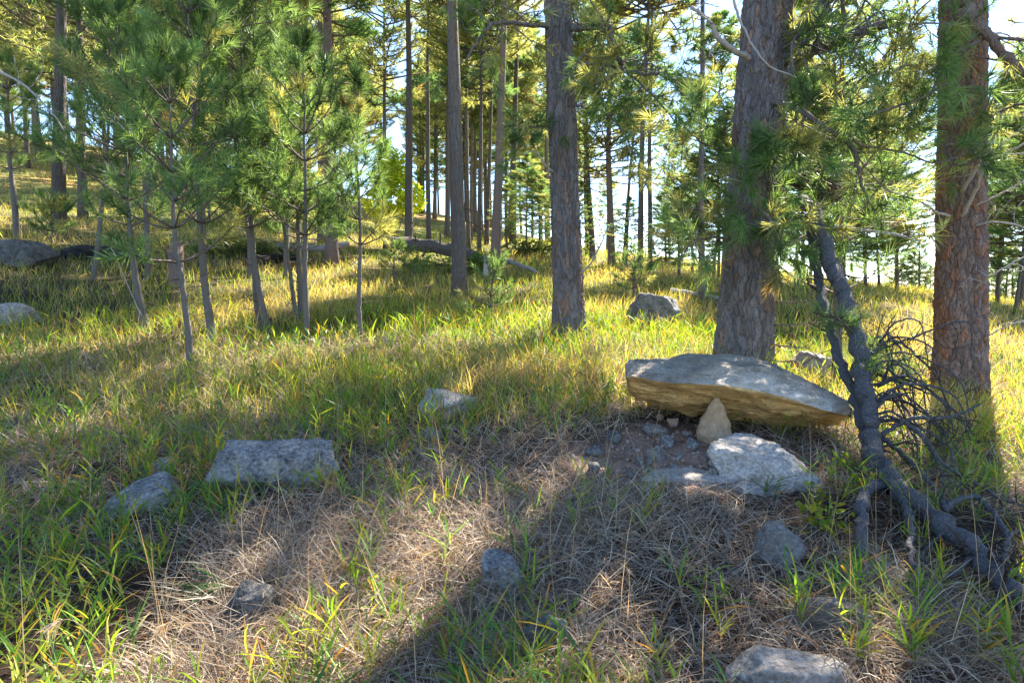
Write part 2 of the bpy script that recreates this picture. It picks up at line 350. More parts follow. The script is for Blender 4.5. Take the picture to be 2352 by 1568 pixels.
# ------------------------------------------------------------------ rocks
ROCKS = []                                     # footprints kept free of grass: x, y, radius
def ico(n):
    t = (1 + 5 ** .5) / 2
    v = [(-1,t,0),(1,t,0),(-1,-t,0),(1,-t,0),(0,-1,t),(0,1,t),(0,-1,-t),(0,1,-t),(t,0,-1),(t,0,1),(-t,0,-1),(-t,0,1)]
    f = [(0,11,5),(0,5,1),(0,1,7),(0,7,10),(0,10,11),(1,5,9),(5,11,4),(11,10,2),(10,7,6),(7,1,8),(3,9,4),(3,4,2),(3,2,6),(3,6,8),(3,8,9),(4,9,5),(2,4,11),(6,2,10),(8,6,7),(9,8,1)]
    v = [np.array(a, float) / np.linalg.norm(a) for a in v]
    for _ in range(n):
        mid = {}; nf = []
        def mp_(a, b):
            k = (min(a, b), max(a, b))
            if k not in mid: c = v[a] + v[b]; v.append(c / np.linalg.norm(c)); mid[k] = len(v) - 1
            return mid[k]
        for a, b_, c in f:
            x, y, z = mp_(a, b_), mp_(b_, c), mp_(c, a); nf += [(a, x, z), (b_, y, x), (c, z, y), (x, y, z)]
        f = nf
    return np.array(v), np.array(f)
ICO = {k: ico(k) for k in (2, 3, 4, 5)}
def rock_shape(seed, size, lod=4, p=36, flat=0.82, rough=0.09, npl=15):
    r = np.random.default_rng(seed); d, f = ICO[lod]
    nn = unit(r.normal(0, 1, (npl, 3))); hh = r.uniform(0.66, 1.0, npl)
    nn = np.vstack([nn, unit(np.array([[0.12, -0.05, 1], [0, 0, -1], [1, .1, .1], [-1, .1, 0], [0, 1, 0], [.1, -1, .15]]) + r.normal(0, .08, (6, 3)))])
    hh = np.r_[hh, flat, flat, 1.0, 1.0, 1.0, 0.95]
    dp = np.maximum(d @ nn.T, 0) / hh
    rad = (dp ** p).sum(1) ** (-1 / p)
    v = d * rad[:, None]
    v = v * (1 + rough * fbm(v * 2.2 + seed, 5, seed, .55) - 0.5 * rough * np.abs(fbm(v * 5 + seed, 4, seed + 3)))[:, None]
    return v * np.array(size) / 2, f
def rock(name, label, u, v, w, h, mat, seed, cat='rock', dep=0.8, sink=0.3, lod=4, rotz=0.0, tilt=(0, 0), flat=0.82, group=None, tint=1.0, p=36, rough=0.09, foot=0.30, up=0.0):
    b0 = hit(u, v); s = b0[1] / F; W = w * s; Hh = h * s / (1 - sink); D = W * dep
    c = b0 + np.array([0, D * 0.35, 0]); c[2] = float(H(c[0:1], c[1:2])[0]) * 0.5 + b0[2] * 0.5
    vv, ff = rock_shape(seed, (W, D, Hh), lod, p, flat, rough)
    cr, sr = math.cos(rotz), math.sin(rotz); R = np.array([[cr, -sr, 0], [sr, cr, 0], [0, 0, 1]])
    a, e = tilt
    Rx = np.array([[1, 0, 0], [0, math.cos(a), -math.sin(a)], [0, math.sin(a), math.cos(a)]]); Ry = np.array([[math.cos(e), 0, math.sin(e)], [0, 1, 0], [-math.sin(e), 0, math.cos(e)]])
    vv = vv @ (Ry @ Rx @ R).T + np.array([0, 0, Hh * (0.5 - sink) + up])
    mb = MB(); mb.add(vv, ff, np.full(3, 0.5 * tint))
    o = mb.build(name, mat); o.location = c; tag(o, label, cat, group)
    ROCKS.append((c[0], c[1], W * foot)); return o

# the balanced slab: three lines read off the photo (top edge, lip, underside), given real depth
def build_slab():
    us = np.array([1441,1448,1470,1500,1540,1590,1640,1690,1740,1790,1830,1880,1920,1945,1957], float)
    vt = np.array([868,852,846,849,853,849,838,837,838,843,856,882,905,922,946], float)
    vl = np.array([870,862,866,874,880,882,884,888,898,911,923,940,950,957,953], float)
    vb = np.array([880,908,926,934,945,958,966,975,984,989,985,976,969,966,958], float)
    n = 150; uu = np.linspace(us[0], us[-1], n)
    t_ = np.interp(uu, us, vt); l_ = np.interp(uu, us, vl); b_ = np.interp(uu, us, vb)
    e = np.clip(np.minimum(uu - us[0], us[-1] - uu) / 60, 0, 1) ** 0.5
    Yf = 4.96 + 0.10 * np.sin((uu - 1441) / 516 * 3.1 + 2.6) + (1 - e) * 0.12
    rows = []; cols = []
    grey = np.array([0.42, 0.395, 0.36]); pale = np.array([0.82, 0.80, 0.77]); ochre = np.array([0.98, 0.66, 0.30]); dk = np.array([0.85, 0.57, 0.26])
    prof = [('t', 0.62, 1.0), ('t', 0.40, 0.0), ('tl', 0.0, 0.0), ('lb', 0, 0), ('b', 0, 0)]
    for k in range(n):
        w = e[k]; y0 = Yf[k]
        A = px(uu[k], t_[k], y0 + 0.22 * w); Lp = px(uu[k], l_[k], y0); B = px(uu[k], b_[k], y0 + 0.55 * w)
        back_top = A + np.array([0.0, 0.75 * w, 0.02]); back_bot = B + np.array([0.0, 0.50 * w, 0.10 * w])
        sec = [back_bot, back_top, A, Lp, B]
        seg = [8, 14, 20, 24, 12]; pts = []; cc = []
        cl = [(dk, grey), (grey, grey), (grey, pale), (ochre, ochre * 0.95), (dk, dk)]
        pf = min(1.0, max(0.0, (uu[k] - 1560) / 140))
        for s_ in range(5):
            p0, p1 = sec[s_], sec[(s_ + 1) % 5]; c0, c1 = cl[s_]
            for a in np.arange(seg[s_]) / seg[s_]:
                pts.append(p0 * (1 - a) + p1 * a); c = c0 * (1 - a) + c1 * a
                if s_ == 2: c = grey * (1 - a * pf) + pale * a * pf  # pale weathered lip, whitened towards the right to stand in for sunlight
                cc.append(c)
        rows.append(pts); cols.append(cc)
    V = np.array(rows); C = np.array(cols); m_ = V.shape[1]
    for _ in range(1):                          # soften the edges a little
        V = 0.6 * V + 0.2 * (np.roll(V, 1, 1) + np.roll(V, -1, 1))
    ctr = V.mean(1, keepdims=True); nr_ = unit(V - ctr)
    lay = np.zeros(V.shape); lay[..., 0] = V[..., 0] * 3; lay[..., 1] = V[..., 1] * 3; lay[..., 2] = (V[..., 2] + 0.18 * V[..., 0]) * 26
    under = (np.arange(m_) >= 42)[None, :, None]
    V = V + nr_ * (0.030 * fbm(V * 3.5, 4, 8)[..., None] + np.where(under, 0.050, 0.020) * fbm(lay, 3, 12)[..., None] + 0.022 * fbm(V * 11, 4, 15)[..., None] - 0.02 * np.abs(fbm(V * 6, 3, 19))[..., None])
    C = C * (1 + 0.30 * fbm(V * 5, 4, 41)[..., None]) * (1 + np.where(under, 0.22, 0.05) * fbm(lay * 1.3, 3, 14)[..., None])
    i = np.arange(n - 1)[:, None] * m_; j = np.arange(m_)[None]; j2 = (j + 1) % m_
    q = np.stack([i + j, i + j2, i + m_ + j2, i + m_ + j], -1).reshape(-1, 4)
    f = np.concatenate([q[:, [0, 1, 2]], q[:, [0, 2, 3]]])
    Vf = V.reshape(-1, 3); Cf = C.reshape(-1, 3); mb = MB()
    ce = [V[0].mean(0), V[-1].mean(0)]; k0 = n * m_; jj = np.arange(m_)
    f = np.concatenate([f, np.stack([np.full(m_, k0), (jj + 1) % m_, jj], -1), np.stack([np.full(m_, k0 + 1), (n - 1) * m_ + jj, (n - 1) * m_ + (jj + 1) % m_], -1)])
    mb.add(np.vstack([Vf, ce]), f, np.vstack([Cf, [grey, pale]]))
    o = mb.build('balanced_slab', M_slab, loc=px(1690, 960, 5.3))
    return tag(o, 'long flat sandstone slab with ochre underside balanced on an upright wedge stone', 'rock')
build_slab()
def build_wedge():
    d, f = ICO[5]; r = np.random.default_rng(4)
    bot = hit(1648, 1024); bot = px(1648, 1026, bot[1]); top = px(1650, 912, bot[1] + .08); Hh = top[2] - bot[2] + 0.05
    z = d[:, 2] * 0.5 + 0.5
    prof = np.interp(z, [0, 0.05, 0.14, 0.28, 0.5, 0.75, 0.92, 1.0], [0.0, .6, .92, 1.0, .80, .44, .17, 0.0])
    az = np.arctan2(d[:, 1], d[:, 0]); x = np.cos(az); y = np.sin(az)
    nn = np.array([[.35, -1], [-.75, -.6], [1, -.2], [-1, .3], [.2, 1], [.9, .7]]); nn = unit(nn)
    fac = (np.maximum(np.stack([x, y], -1) @ nn.T, 0) ** 9).sum(1) ** (-1 / 9)
    v = np.stack([x * prof * fac * 0.136 + 0.012 * (z - .4), y * prof * fac * 0.115, z * Hh], -1)
    v += unit(v - [0, 0, Hh / 2]) * (0.010 * fbm(v * 9, 4, 6) + 0.003 * fbm(v * 40, 3, 7))[:, None]
    mb = MB(); mb.add(v, f, np.full(3, 0.5)); o = mb.build('wedge_stone', M_sand); o.location = (bot[0], bot[1] + 0.08, bot[2] - 0.03)
    tag(o, 'upright tan teardrop stone propping up the balanced slab', 'rock')
build_wedge()
rock('ledge_stone', 'pale angular ledge stone set in soil below the balanced slab', 1772, 1128, 252, 104, M_pale, 26, dep=0.95, sink=0.34, lod=5, flat=0.62, tint=1.12, tilt=(0.10, 0.06))
rock('ledge_stone', 'long whitish stone half buried in needles left of the pale ledge stone', 1600, 1112, 250, 22, M_pale, 23, dep=0.5, sink=0.55, flat=0.6, tint=1.0)
rock('block_rock', 'large grey block of rock with lichen, biggest of the rocks in the grass', 622, 1142, 262, 120, M_grey, 33, dep=0.75, sink=0.22, lod=5, flat=0.86, tint=1.15)
rock('flat_rock', 'flat grey rock lying tilted in the straw beside the lichen block', 300, 1192, 205, 84, M_grey, 35, dep=0.75, sink=0.22, flat=0.5, foot=.46, tint=1.25, rotz=0.5, tilt=(0.25, -0.22))
rock('flat_rock', 'small rounded grey rock just behind the tilted flat rock', 368, 1094, 70, 42, M_grey, 36, dep=0.8, tint=1.35)
rock('flat_rock', 'flat sunlit tan rock in the straw between grass tufts', 1026, 966, 140, 62, M_pale, 37, dep=0.9, sink=.22, foot=.45, flat=0.62, tint=0.95, tilt=(0.15, 0))
rock('small_rock', 'small dull rock in the straw below the sunlit tan rock', 992, 1015, 62, 32, M_grey, 38, tint=1.2, dep=.8)
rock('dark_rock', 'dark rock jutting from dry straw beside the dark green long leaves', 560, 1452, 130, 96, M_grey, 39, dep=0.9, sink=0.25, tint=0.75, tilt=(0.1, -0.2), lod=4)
rock('lichen_rock', 'grey rock with pale lichen leaning among grass blades', 1152, 1375, 120, 112, M_grey, 40, dep=0.8, sink=0.25, tint=1.35, tilt=(0.1, -0.35), lod=4)
rock('brown_rock', 'narrow brown stone standing right behind the leaning lichen rock', 1318, 1300, 44, 52, M_red, 41, dep=0.7, tint=0.55)
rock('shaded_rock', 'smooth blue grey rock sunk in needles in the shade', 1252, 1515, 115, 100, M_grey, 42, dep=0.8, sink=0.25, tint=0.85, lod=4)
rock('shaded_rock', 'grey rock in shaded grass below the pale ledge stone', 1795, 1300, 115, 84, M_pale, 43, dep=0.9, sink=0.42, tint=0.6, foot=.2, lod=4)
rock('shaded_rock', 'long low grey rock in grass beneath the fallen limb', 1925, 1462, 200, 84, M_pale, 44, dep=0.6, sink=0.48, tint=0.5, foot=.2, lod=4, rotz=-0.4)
rock('edge_rock', 'low whitish rock on bare straw at the foot of the slope', 1845, 1612, 320, 84, M_pale, 45, dep=0.5, sink=0.35, lod=4, flat=0.6, tint=0.95)
rock('dome_boulder', 'round grey boulder in the meadow beside the tall middle trunk', 1508, 756, 132, 84, M_grey, 46, foot=.42, dep=0.9, sink=0.2, tint=0.95, lod=4)
rock('boulder', 'grey boulder in yellow grass right behind the balanced slab', 1862, 876, 96, 72, M_grey, 47, foot=.45, dep=0.9, sink=0.2, tint=1.35)
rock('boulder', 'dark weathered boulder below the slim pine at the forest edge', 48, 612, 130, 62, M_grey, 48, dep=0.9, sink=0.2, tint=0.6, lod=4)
rock('boulder', 'pale broken rock in the sunny grass near the dark boulder', 18, 748, 95, 56, M_pale, 49, dep=0.9, sink=0.2, tint=0.95)
stones = [(1502,1000,62,24,M_pale,.75),(1512,1066,62,44,M_pale,.75),(1534,1028,34,28,M_grey,1.4),(1592,1036,36,28,M_grey,1.4),(1412,1018,38,30,M_grey,.8),(1364,1050,40,24,M_grey,.9),(1366,1086,36,24,M_grey,1.0),
          (1546,980,26,20,M_red,1.1),(1516,966,20,16,M_red,.8),(1640,1094,34,20,M_grey,1.5),(1550,1082,26,18,M_grey,1.4),(1470,1072,24,20,M_grey,1.2),(1690,1078,40,16,M_red,.7),(1712,1008,26,16,M_red,1.0),(1575,1003,18,12,M_pale,.9),
          (1480,985,20,14,M_pale,.7),(1560,1055,20,14,M_pale,.9),(1445,1100,30,16,M_grey,1.0),(1620,1062,20,12,M_pale,.9),(1745,1002,20,12,M_red,1.0)]
for k, (u, v, w, h, mt, ti) in enumerate(stones):
    nm = {'pale_rock': 'pale', 'grey_lichen_rock': 'grey', 'red_rock': 'reddish'}[mt.name]
    if k == 0: lb = 'flattish pale stone on bare soil beneath the slab'
    elif k == 1: lb = 'wedge shaped pale stone, largest of the loose stones before the upright stone'
    else: lb = f'small loose {nm} stone on the bare soil before the upright wedge stone'
    rock('loose_stone', lb, u, v, w, h, mt, 100 + k, 'stone', 0.8, 0.3, 3 if k > 1 else 4, k * 1.3, tint=ti * .8, group='loose stones under the balanced slab', foot=.35)

# ------------------------------------------------------------------ pines
GREEN = np.array([0.12, 0.205, 0.080]); OLIVE = np.array([0.30, 0.32, 0.130]); BROWN = np.array([0.22, 0.165, 0.085])
def ncol(r, o=0.35, b=0.06):
    x = r.random()
    if x < b: return BROWN * r.uniform(.7, 1.2)
    if x < b + o: return OLIVE * r.uniform(.7, 1.3)
    return GREEN * r.uniform(.7, 1.5)
def pine_branch(r, wood, tf, p, d, L, r0, tw, sc, oc, bc, up=0.06, k=4, bare_in=0.3):
    """one limb with side twigs, a needle brush at every end"""
    path, de = grow(r, p, d, L, 7, 0.09, up)
    tube(wood, path, np.linspace(r0, r0 * 0.35, len(path)), k, (.5, .5, .5))
    c = ncol(r, oc, bc); tf.add(path[-1], de, sc, c); tf.add(path[-2], unit(path[-1] - path[-3]), sc * .9, c)
    for q_ in range(tw):
        t = bare_in + (1 - bare_in) * (q_ + r.random()) / tw
        i_ = min(int(t * 7), 6); o = path[i_] * (1 - (t * 7 - i_)) + path[i_ + 1] * (t * 7 - i_) if t < 1 else path[-1]
        dd = unit(path[i_ + 1] - path[i_]); sd_ = unit(np.cross(dd, [0, 0, 1])) * (1 if q_ % 2 else -1)
        l2 = L * (0.22 + 0.3 * (1 - t)) * r.uniform(.7, 1.2)
        pa, d2 = grow(r, o, dd * .8 + sd_ * r.uniform(.5, 1) + np.array([0, 0, r.uniform(-.1, .35)]), l2, 3, 0.14, 0.10)
        tube(wood, pa, np.linspace(r0 * .4, r0 * .22, 4), 3, (.5, .5, .5))
        c2 = c * r.uniform(.85, 1.2); tf.add(pa[-1], d2, sc, c2)
        if l2 > 0.25: tf.add(pa[-2], unit(pa[-1] - pa[-2]), sc * .85, c2)
def trunk_path(base, dirn, height, n, r, wob=0.0):
    z = np.linspace(0, 1, n)[:, None]; p = base + dirn * height * z
    if wob: p[:, :2] += wob * np.stack([fbm(P3(z[:, 0] * 2.5, z[:, 0] * 0 + r.random() * 50), 2, 3), fbm(P3(z[:, 0] * 2.5, z[:, 0] * 0 + r.random() * 50), 2, 4)], -1) * np.minimum(1, z * 4)
    return p
def lean(pts, Yb, base):
    """direction of a trunk from two sight points"""
    q_ = px(pts[0], pts[1], Yb); return (q_ - base) / (q_[2] - base[2])

# shared crowns, built upright for a tree 1 unit = 1 m tall trunk of 14 m, scaled per tree
def crown_variant(seed, hb, Ht=14.0, rad=2.0, nbr=85, n=17, Ln=0.27, w=0.030, oc=0.62, bc=0.05, tw=8):
    r = np.random.default_rng(seed); wood = MB(); tf = Tufts()
    for k in range(nbr):
        t = (k + r.random()) / nbr; z = Ht * (hb + (1 - hb) * t ** 0.9)
        env = math.sin(math.pi * min(1, 0.18 + 0.82 * t)) ** 0.7 * (0.35 + 0.65 * (1 - t)) * 1.25 + 0.12
        a = k * 2.39996 + r.normal(0, .4); L_ = rad * env * r.uniform(.6, 1.2)
        d = np.array([math.cos(a), math.sin(a), r.uniform(-0.25, 0.25) + 0.5 * t])
        pine_branch(r, wood, tf, np.array([0, 0, z]), d, L_, 0.012 + 0.016 * L_, tw, 1.0, oc, bc, up=0.05, k=3)
    nb = MB(); tf.mesh_into(nb, n, Ln, w, 0.25, 15, 80, seed)
    return wood.mesh('crown_branches', M_twig), nb.mesh('crown_needles', M_far, False)
VAR = [crown_variant(1, .42), crown_variant(2, .50, rad=1.8), crown_variant(3, .58, rad=1.9), crown_variant(4, .30, rad=2.2, nbr=95), crown_variant(5, .18, rad=2.0, nbr=100, oc=.3), crown_variant(6, .66, rad=2.1, nbr=70)]
VBIG = [crown_variant(11, .36, 16, 3.1, 75, 18, .24, .020, .3, .06, 9), crown_variant(12, .42, 16, 2.8, 70, 18, .24, .020, .35, .08, 9)]
def add_crown(root, var, height, dirn, Hv=14.0, rot=0.0, rs=1.0):
    s = height / Hv; q_ = Vector((0, 0, 1)).rotation_difference(Vector(dirn)) @ Quaternion((0, 0, 1), rot)
    c = bpy.data.objects.new('crown', var[1]); COL.objects.link(c); c.parent = root
    c.rotation_mode = 'QUATERNION'; c.rotation_quaternion = q_; c.scale = (s * rs, s * rs, s)
    w = bpy.data.objects.new('limbs', var[0]); COL.objects.link(w); w.parent = c
    return c
def simple_trunk(base, dirn, Ht, r0, mat, root, k=9, col=0.5, seed=0, n=22, wob=0.06):
    r = np.random.default_rng(seed); z = np.linspace(0, 1, n); p = trunk_path(base - np.array([0, 0, .15]), dirn, Ht, n, r, wob)
    R = r0 * (1 - 0.9 * z ** 1.15) + r0 * 0.28 * np.exp(-z * Ht / 0.35)
    mb = MB(); tube(mb, p, R, k, (col, col, col), 0.06, seed); return mb.build('trunk', mat, root), p, R
def dead_stubs(root, p, R, n, r, zmin, zmax, L=(.2, .7), rad=.01, mat=None, up=0.0):
    cum = p[:, 2] - p[0, 2]
    for _ in range(n):
        z = r.uniform(zmin, zmax); a = r.uniform(0, 2 * math.pi); c = np.array([np.interp(z, cum, p[:, k]) for k in range(3)]); rr_ = np.interp(z, cum, R)
        d = np.array([math.cos(a), math.sin(a), r.uniform(-.3, .25)])
        mb = MB(); l = r.uniform(*L); pa, de = grow(r, c + d * rr_ * .7, d, l, 5, .2, up); tube(mb, pa, np.linspace(rad, rad * .35, 6), 4)
        if l > .3:
            for q_ in range(2):
                pb, _ = grow(r, pa[2 + q_], d + r.normal(0, .6, 3), l * .4, 3, .2, 0); tube(mb, pb, np.linspace(rad * .5, rad * .2, 4), 3)
        mb.build('dead_branch', mat or M_twig, root)

# ---- the three near trunks: bark plates in relief
def bark_trunk(base, dirn, Ht, r0, Hdet, mat, root, cw=0.075, ch=0.17, dep=0.020, seed=0, kn=150, dz=0.014, warm=0.3):
    circ = 2 * math.pi * r0; nc = max(8, int(round(circ / cw)))
    nz = int(Hdet / dz); z = np.linspace(-0.25, Hdet, nz); th_ = np.linspace(0, 2 * math.pi, kn, endpoint=False)
    Z, T = np.meshgrid(z, th_, indexing='ij')
    q_ = np.stack([np.cos(T) * 2, np.sin(T) * 2, Z * 2.2], -1)
    gu = T / (2 * math.pi) * nc + 0.55 * fbm(q_ * 1.6, 3, seed); gv = Z / ch + 0.5 * fbm(q_ * 1.6 + 9, 3, seed + 5)
    iu = np.floor(gu).astype(int); iv = np.floor(gv).astype(int)
    f1 = np.full(T.shape, 9.0); f2 = np.full(T.shape, 9.0); idc = np.zeros(T.shape)
    for a in (-1, 0, 1):
        for b_ in (-1, 0, 1):
            cu, cv = iu + a, iv + b_; cm = np.mod(cu, nc)
            jx = hsh(cm, cv, cm * 0, seed + 1); jy = hsh(cm, cv, cm * 0 + 1, seed + 2)
            d_ = np.hypot(cu + jx - gu, (cv + jy - gv)); hid = hsh(cm, cv, cm * 0 + 2, seed + 3)
            n1_ = d_ < f1; f2 = np.where(n1_, f1, np.minimum(f2, d_)); idc = np.where(n1_, hid, idc); f1 = np.where(n1_, d_, f1)
    edge = np.clip((f2 - f1) / 0.20, 0, 1) ** 0.7
    fine = fbm(np.stack([np.cos(T) * r0 * 30, np.sin(T) * r0 * 30, Z * 14], -1), 4, seed + 8)
    R = r0 * (1 - 0.55 * (np.maximum(Z, 0) / Ht)) + r0 * 0.20 * np.exp(-np.maximum(Z, -.1) / 0.35) * (1 + .35 * np.sin(T * 5 + seed))
    R = R + dep * (edge - 1) + dep * 0.55 * (idc - .5) * edge + dep * 0.38 * fine + 0.02 * r0 * fbm(q_ * .6, 2, seed + 4)
    ax = base[None, None] + dirn[None, None] * Z[..., None]
    V = ax + R[..., None] * np.stack([np.cos(T), np.sin(T), 0 * T], -1)
    C = np.array([.5, .5, .5]) * (0.75 + 0.5 * hsh((idc * 9999).astype(int), iv * 0, iv * 0, 4))[..., None]
    wm = (idc > 1 - warm)[..., None]
    C = np.where(wm, C * np.array([1.22, 0.93, 0.78]), C * np.array([0.97, 0.98, 1.02]))
    i = np.arange(nz - 1)[:, None] * kn; j = np.arange(kn)[None]; j2 = (j + 1) % kn
    qd = np.stack([i + j, i + j2, i + kn + j2, i + kn + j], -1).reshape(-1, 4)
    mb = MB(); mb.add(V, np.concatenate([qd[:, [0, 1, 2]], qd[:, [0, 2, 3]]]), C.reshape(-1, 3))
    zz = np.linspace(Hdet - .02, Ht, 14); pu = base + dirn * zz[:, None]; Ru = r0 * (1 - 0.55 * Hdet / Ht) * (1 - 0.93 * ((zz - Hdet) / (Ht - Hdet)).clip(0) ** 1.3) - .004
    tube(mb, pu, Ru, 14, (.5, .48, .46), .05, seed)
    return mb.build('trunk', mat, root)
def bough(root, pts, r0, r1, wood_mat, ntw=0, tl=(.3, .7), nt=34, nl=.18, nw=.009, wob=.22, up=.02, tuft=True, sub=2, seed=0, t0=.2, oc=.25, bc=.02, hang=0.0, name='branch', k=7, scl=1.0):
    """a limb along surveyed points, with crooked twigs and needle brushes"""
    r = np.random.default_rng(seed + 500); P = smooth_path([px(*p_) for p_ in pts], 6 * len(pts)); wood = MB(); tf = Tufts(); n = len(P)
    P[1:-1] += r.normal(0, r0 * .25, (n - 2, 3)); tube(wood, P, np.linspace(r0, r1, n), k, (.5, .5, .5), .12, seed)
    for q_ in range(ntw):
        t = t0 + (1 - t0) * (q_ + r.random()) / ntw; i_ = min(int(t * (n - 1)), n - 2)
        dd = unit(P[i_ + 1] - P[i_]); rad = np.interp(t, [0, 1], [r0, r1])
        d = dd * r.uniform(.1, .8) + unit(r.normal(0, 1, 3)) * .9 + np.array([0, 0, -hang])
        L_ = r.uniform(*tl); pa, de = grow(r, P[i_], d, L_, 8, wob, up); w0 = min(rad * .45, .010 + .006 * L_); tube(wood, pa, np.linspace(w0, w0 * .4, 9), 4, (.5, .5, .5))
        c = ncol(r, oc, bc)
        if tuft: tf.add(pa[-1], de, scl, c)
        for s_ in range(sub):
            o = pa[3 + r.integers(0, 5)]; pb, d2 = grow(r, o, de + r.normal(0, .7, 3), L_ * r.uniform(.25, .6), 5, wob, up); tube(wood, pb, np.linspace(w0 * .55, w0 * .3, 6), 3, (.5, .5, .5))
            if tuft: tf.add(pb[-1], d2, scl * r.uniform(.8, 1.1), c * r.uniform(.8, 1.2))
    o = wood.build(name, wood_mat, root)
    if tuft and tf.p:
        nb = MB(); tf.mesh_into(nb, nt, nl, nw, .10, 15, 70, seed); nb.build('needles', M_needle, o, False)
    return o

# T1: the big grey trunk behind the slab
b1 = hit(1703, 858); d1 = lean((1765, 0), b1[1], b1)
t1 = thing('pine_tree', 'massive grey barked pine trunk right behind the balanced slab', 'tree', b1)
bark_trunk(b1, d1, 17, 62 * b1[1] / F, 4.4, M_bark1, t1, cw=.062, ch=.21, dep=.030, seed=3, kn=230, dz=.013, warm=.16)
add_crown(t1, VBIG[0], 17, d1, 16, 0.4)
Y1 = b1[1]
bough(t1, [(1770,205,Y1-.1),(1850,132,Y1-.3),(1900,100,Y1-.45),(1985,70,Y1-.6),(2078,46,Y1-.7)], .065, .042, M_bark1, 6, (.3, .9), seed=1, wob=.25, sub=3, hang=.2)
bough(t1, [(1780,110,Y1),(1850,45,Y1-.2),(1900,0,Y1-.4),(1990,-110,Y1-.7),(2120,-190,Y1-1.0)], .10, .04, M_bark1, 14, (.5, 1.3), seed=2, hang=.7, sub=4)
bough(t1, [(1720,135,Y1-.2),(1690,117,Y1-.4),(1650,85,Y1-.5),(1620,40,Y1-.55),(1588,16,Y1-.6)], .034, .016, M_dead, 3, (.15, .4), tuft=False, seed=3)
bough(t1, [(1672,-60,Y1-.9),(1690,20,Y1-.9),(1722,92,Y1-.9),(1762,148,Y1-.9),(1835,182,Y1-.9)], .014, .006, M_dead, 2, (.1, .3), tuft=False, seed=4)
bough(t1, [(1760,230,Y1-.2),(1830,250,Y1-.5),(1896,294,Y1-.8),(1942,319,Y1-.9),(1971,378,Y1-1),(1984,445,Y1-1)], .030, .014, M_twig, 14, (.3, .8), seed=5, hang=.1, sub=3)
bough(t1, [(1942,300,Y1-.9),(1976,332,Y1-.9),(2072,349,Y1-.9),(2156,374,Y1-.9),(2261,328,Y1-.9)], .013, .006, M_twig, 9, (.25, .7), seed=6, sub=3)
bough(t1, [(1942,300,Y1-.9),(2001,265,Y1-1),(2051,248,Y1-1),(2114,227,Y1-1),(2180,190,Y1-1)], .018, .006, M_twig, 10, (.25, .7), seed=7, sub=3)
bough(t1, [(1770,580,Y1-.1),(1854,542,Y1-.5),(1904,523,Y1-.6),(1988,529,Y1-.7),(2097,546,Y1-.7)], .024, .012, M_dead, 8, (.2, .5), seed=8, sub=2)
bough(t1, [(1720,420,Y1-.35),(1760,400,Y1-.7),(1800,330,Y1-.9),(1850,270,Y1-1.0)], .018, .008, M_twig, 14, (.2, .5), seed=9, oc=0.05, bc=0, hang=.4, nt=55, nl=.2, sub=3)
bough(t1, [(1720,470,Y1-.35),(1745,480,Y1-.8),(1780,520,Y1-1),(1800,600,Y1-1)], .016, .007, M_twig, 12, (.2, .45), seed=10, oc=0.1, bc=.05, hang=.3, nt=50, nl=.2, sub=2)
bough(t1, [(1700,560,Y1-.3),(1640,545,Y1-.6),(1590,560,Y1-.8),(1560,600,Y1-.9)], .014, .006, M_twig, 9, (.2, .45), seed=12, oc=.4, sub=2)
bough(t1, [(1690,350,Y1-.2),(1640,340,Y1-.4),(1590,310,Y1-.5),(1545,250,Y1-.6)], .016, .006, M_twig, 12, (.25, .55), seed=13, oc=.4, sub=3)
bough(t1, [(1690,500,Y1-.2),(1640,500,Y1-.3),(1595,480,Y1-.4),(1550,500,Y1-.4)], .014, .006, M_twig, 9, (.2, .5), seed=14, oc=.4, sub=3)
for k, (v0, ue, ve) in enumerate([(690, 1880, 690), (742, 1900, 738), (790, 1860, 800), (826, 1830, 826)]):
    bough(t1, [(1750, v0, Y1), (1800, v0 + 4, Y1 - .25), (ue, ve, Y1 - .4)], .011, .005, M_twig, 3, (.1, .3), tuft=False, seed=20 + k)

for k, pts in enumerate([[(1790,120,Y1-.2),(1880,60,Y1-.5),(1960,90,Y1-.7),(2030,60,Y1-.8),(2110,120,Y1-.9)], [(1800,300,Y1-.2),(1880,340,Y1-.5),(1960,300,Y1-.6),(2050,300,Y1-.7),(2120,280,Y1-.8)], [(1930,-20,Y1-.4),(1960,110,Y1-.5),(2010,180,Y1-.6),(2080,200,Y1-.7)], [(1800,400,Y1-.2),(1870,390,Y1-.5),(1930,430,Y1-.6),(2020,420,Y1-.7)]]):
    bough(t1, pts, .016, .006, M_twig, 20, (.3, .8), tuft=False, seed=90 + k, wob=.30, sub=3, t0=.1)
# T2: reddish trunk on the right
b2 = hit(2205, 922); d2 = lean((2212, 0), b2[1], b2); Y2 = b2[1]
t2 = thing('pine_tree', 'reddish brown pine trunk standing in golden grass beyond the fallen limb', 'tree', b2)
bark_trunk(b2, d2, 16, 54 * Y2 / F, 4.3, M_bark2, t2, .055, .13, .026, seed=14, kn=220, dz=.013, warm=.35)
add_crown(t2, VBIG[1], 16, d2, 16, 2.0)
bough(t2, [(2200,-60,Y2-.1),(2225,30,Y2-.45),(2285,100,Y2-.6),(2352,170,Y2-.7),(2450,250,Y2-.9)], .062, .035, M_bark2, 12, (.4, .9), seed=31, sub=3)
bough(t2, [(2260,90,Y2-.5),(2205,115,Y2-.8),(2170,150,Y2-1),(2120,260,Y2-1.1)], .018, .007, M_twig, 12, (.25, .7), seed=32, sub=3, hang=.2)
bough(t2, [(2210,440,Y2-.25),(2252,370,Y2-.5),(2290,302,Y2-.6),(2307,235,Y2-.7)], .020, .008, M_dead, 4, (.2, .5), tuft=False, seed=33)
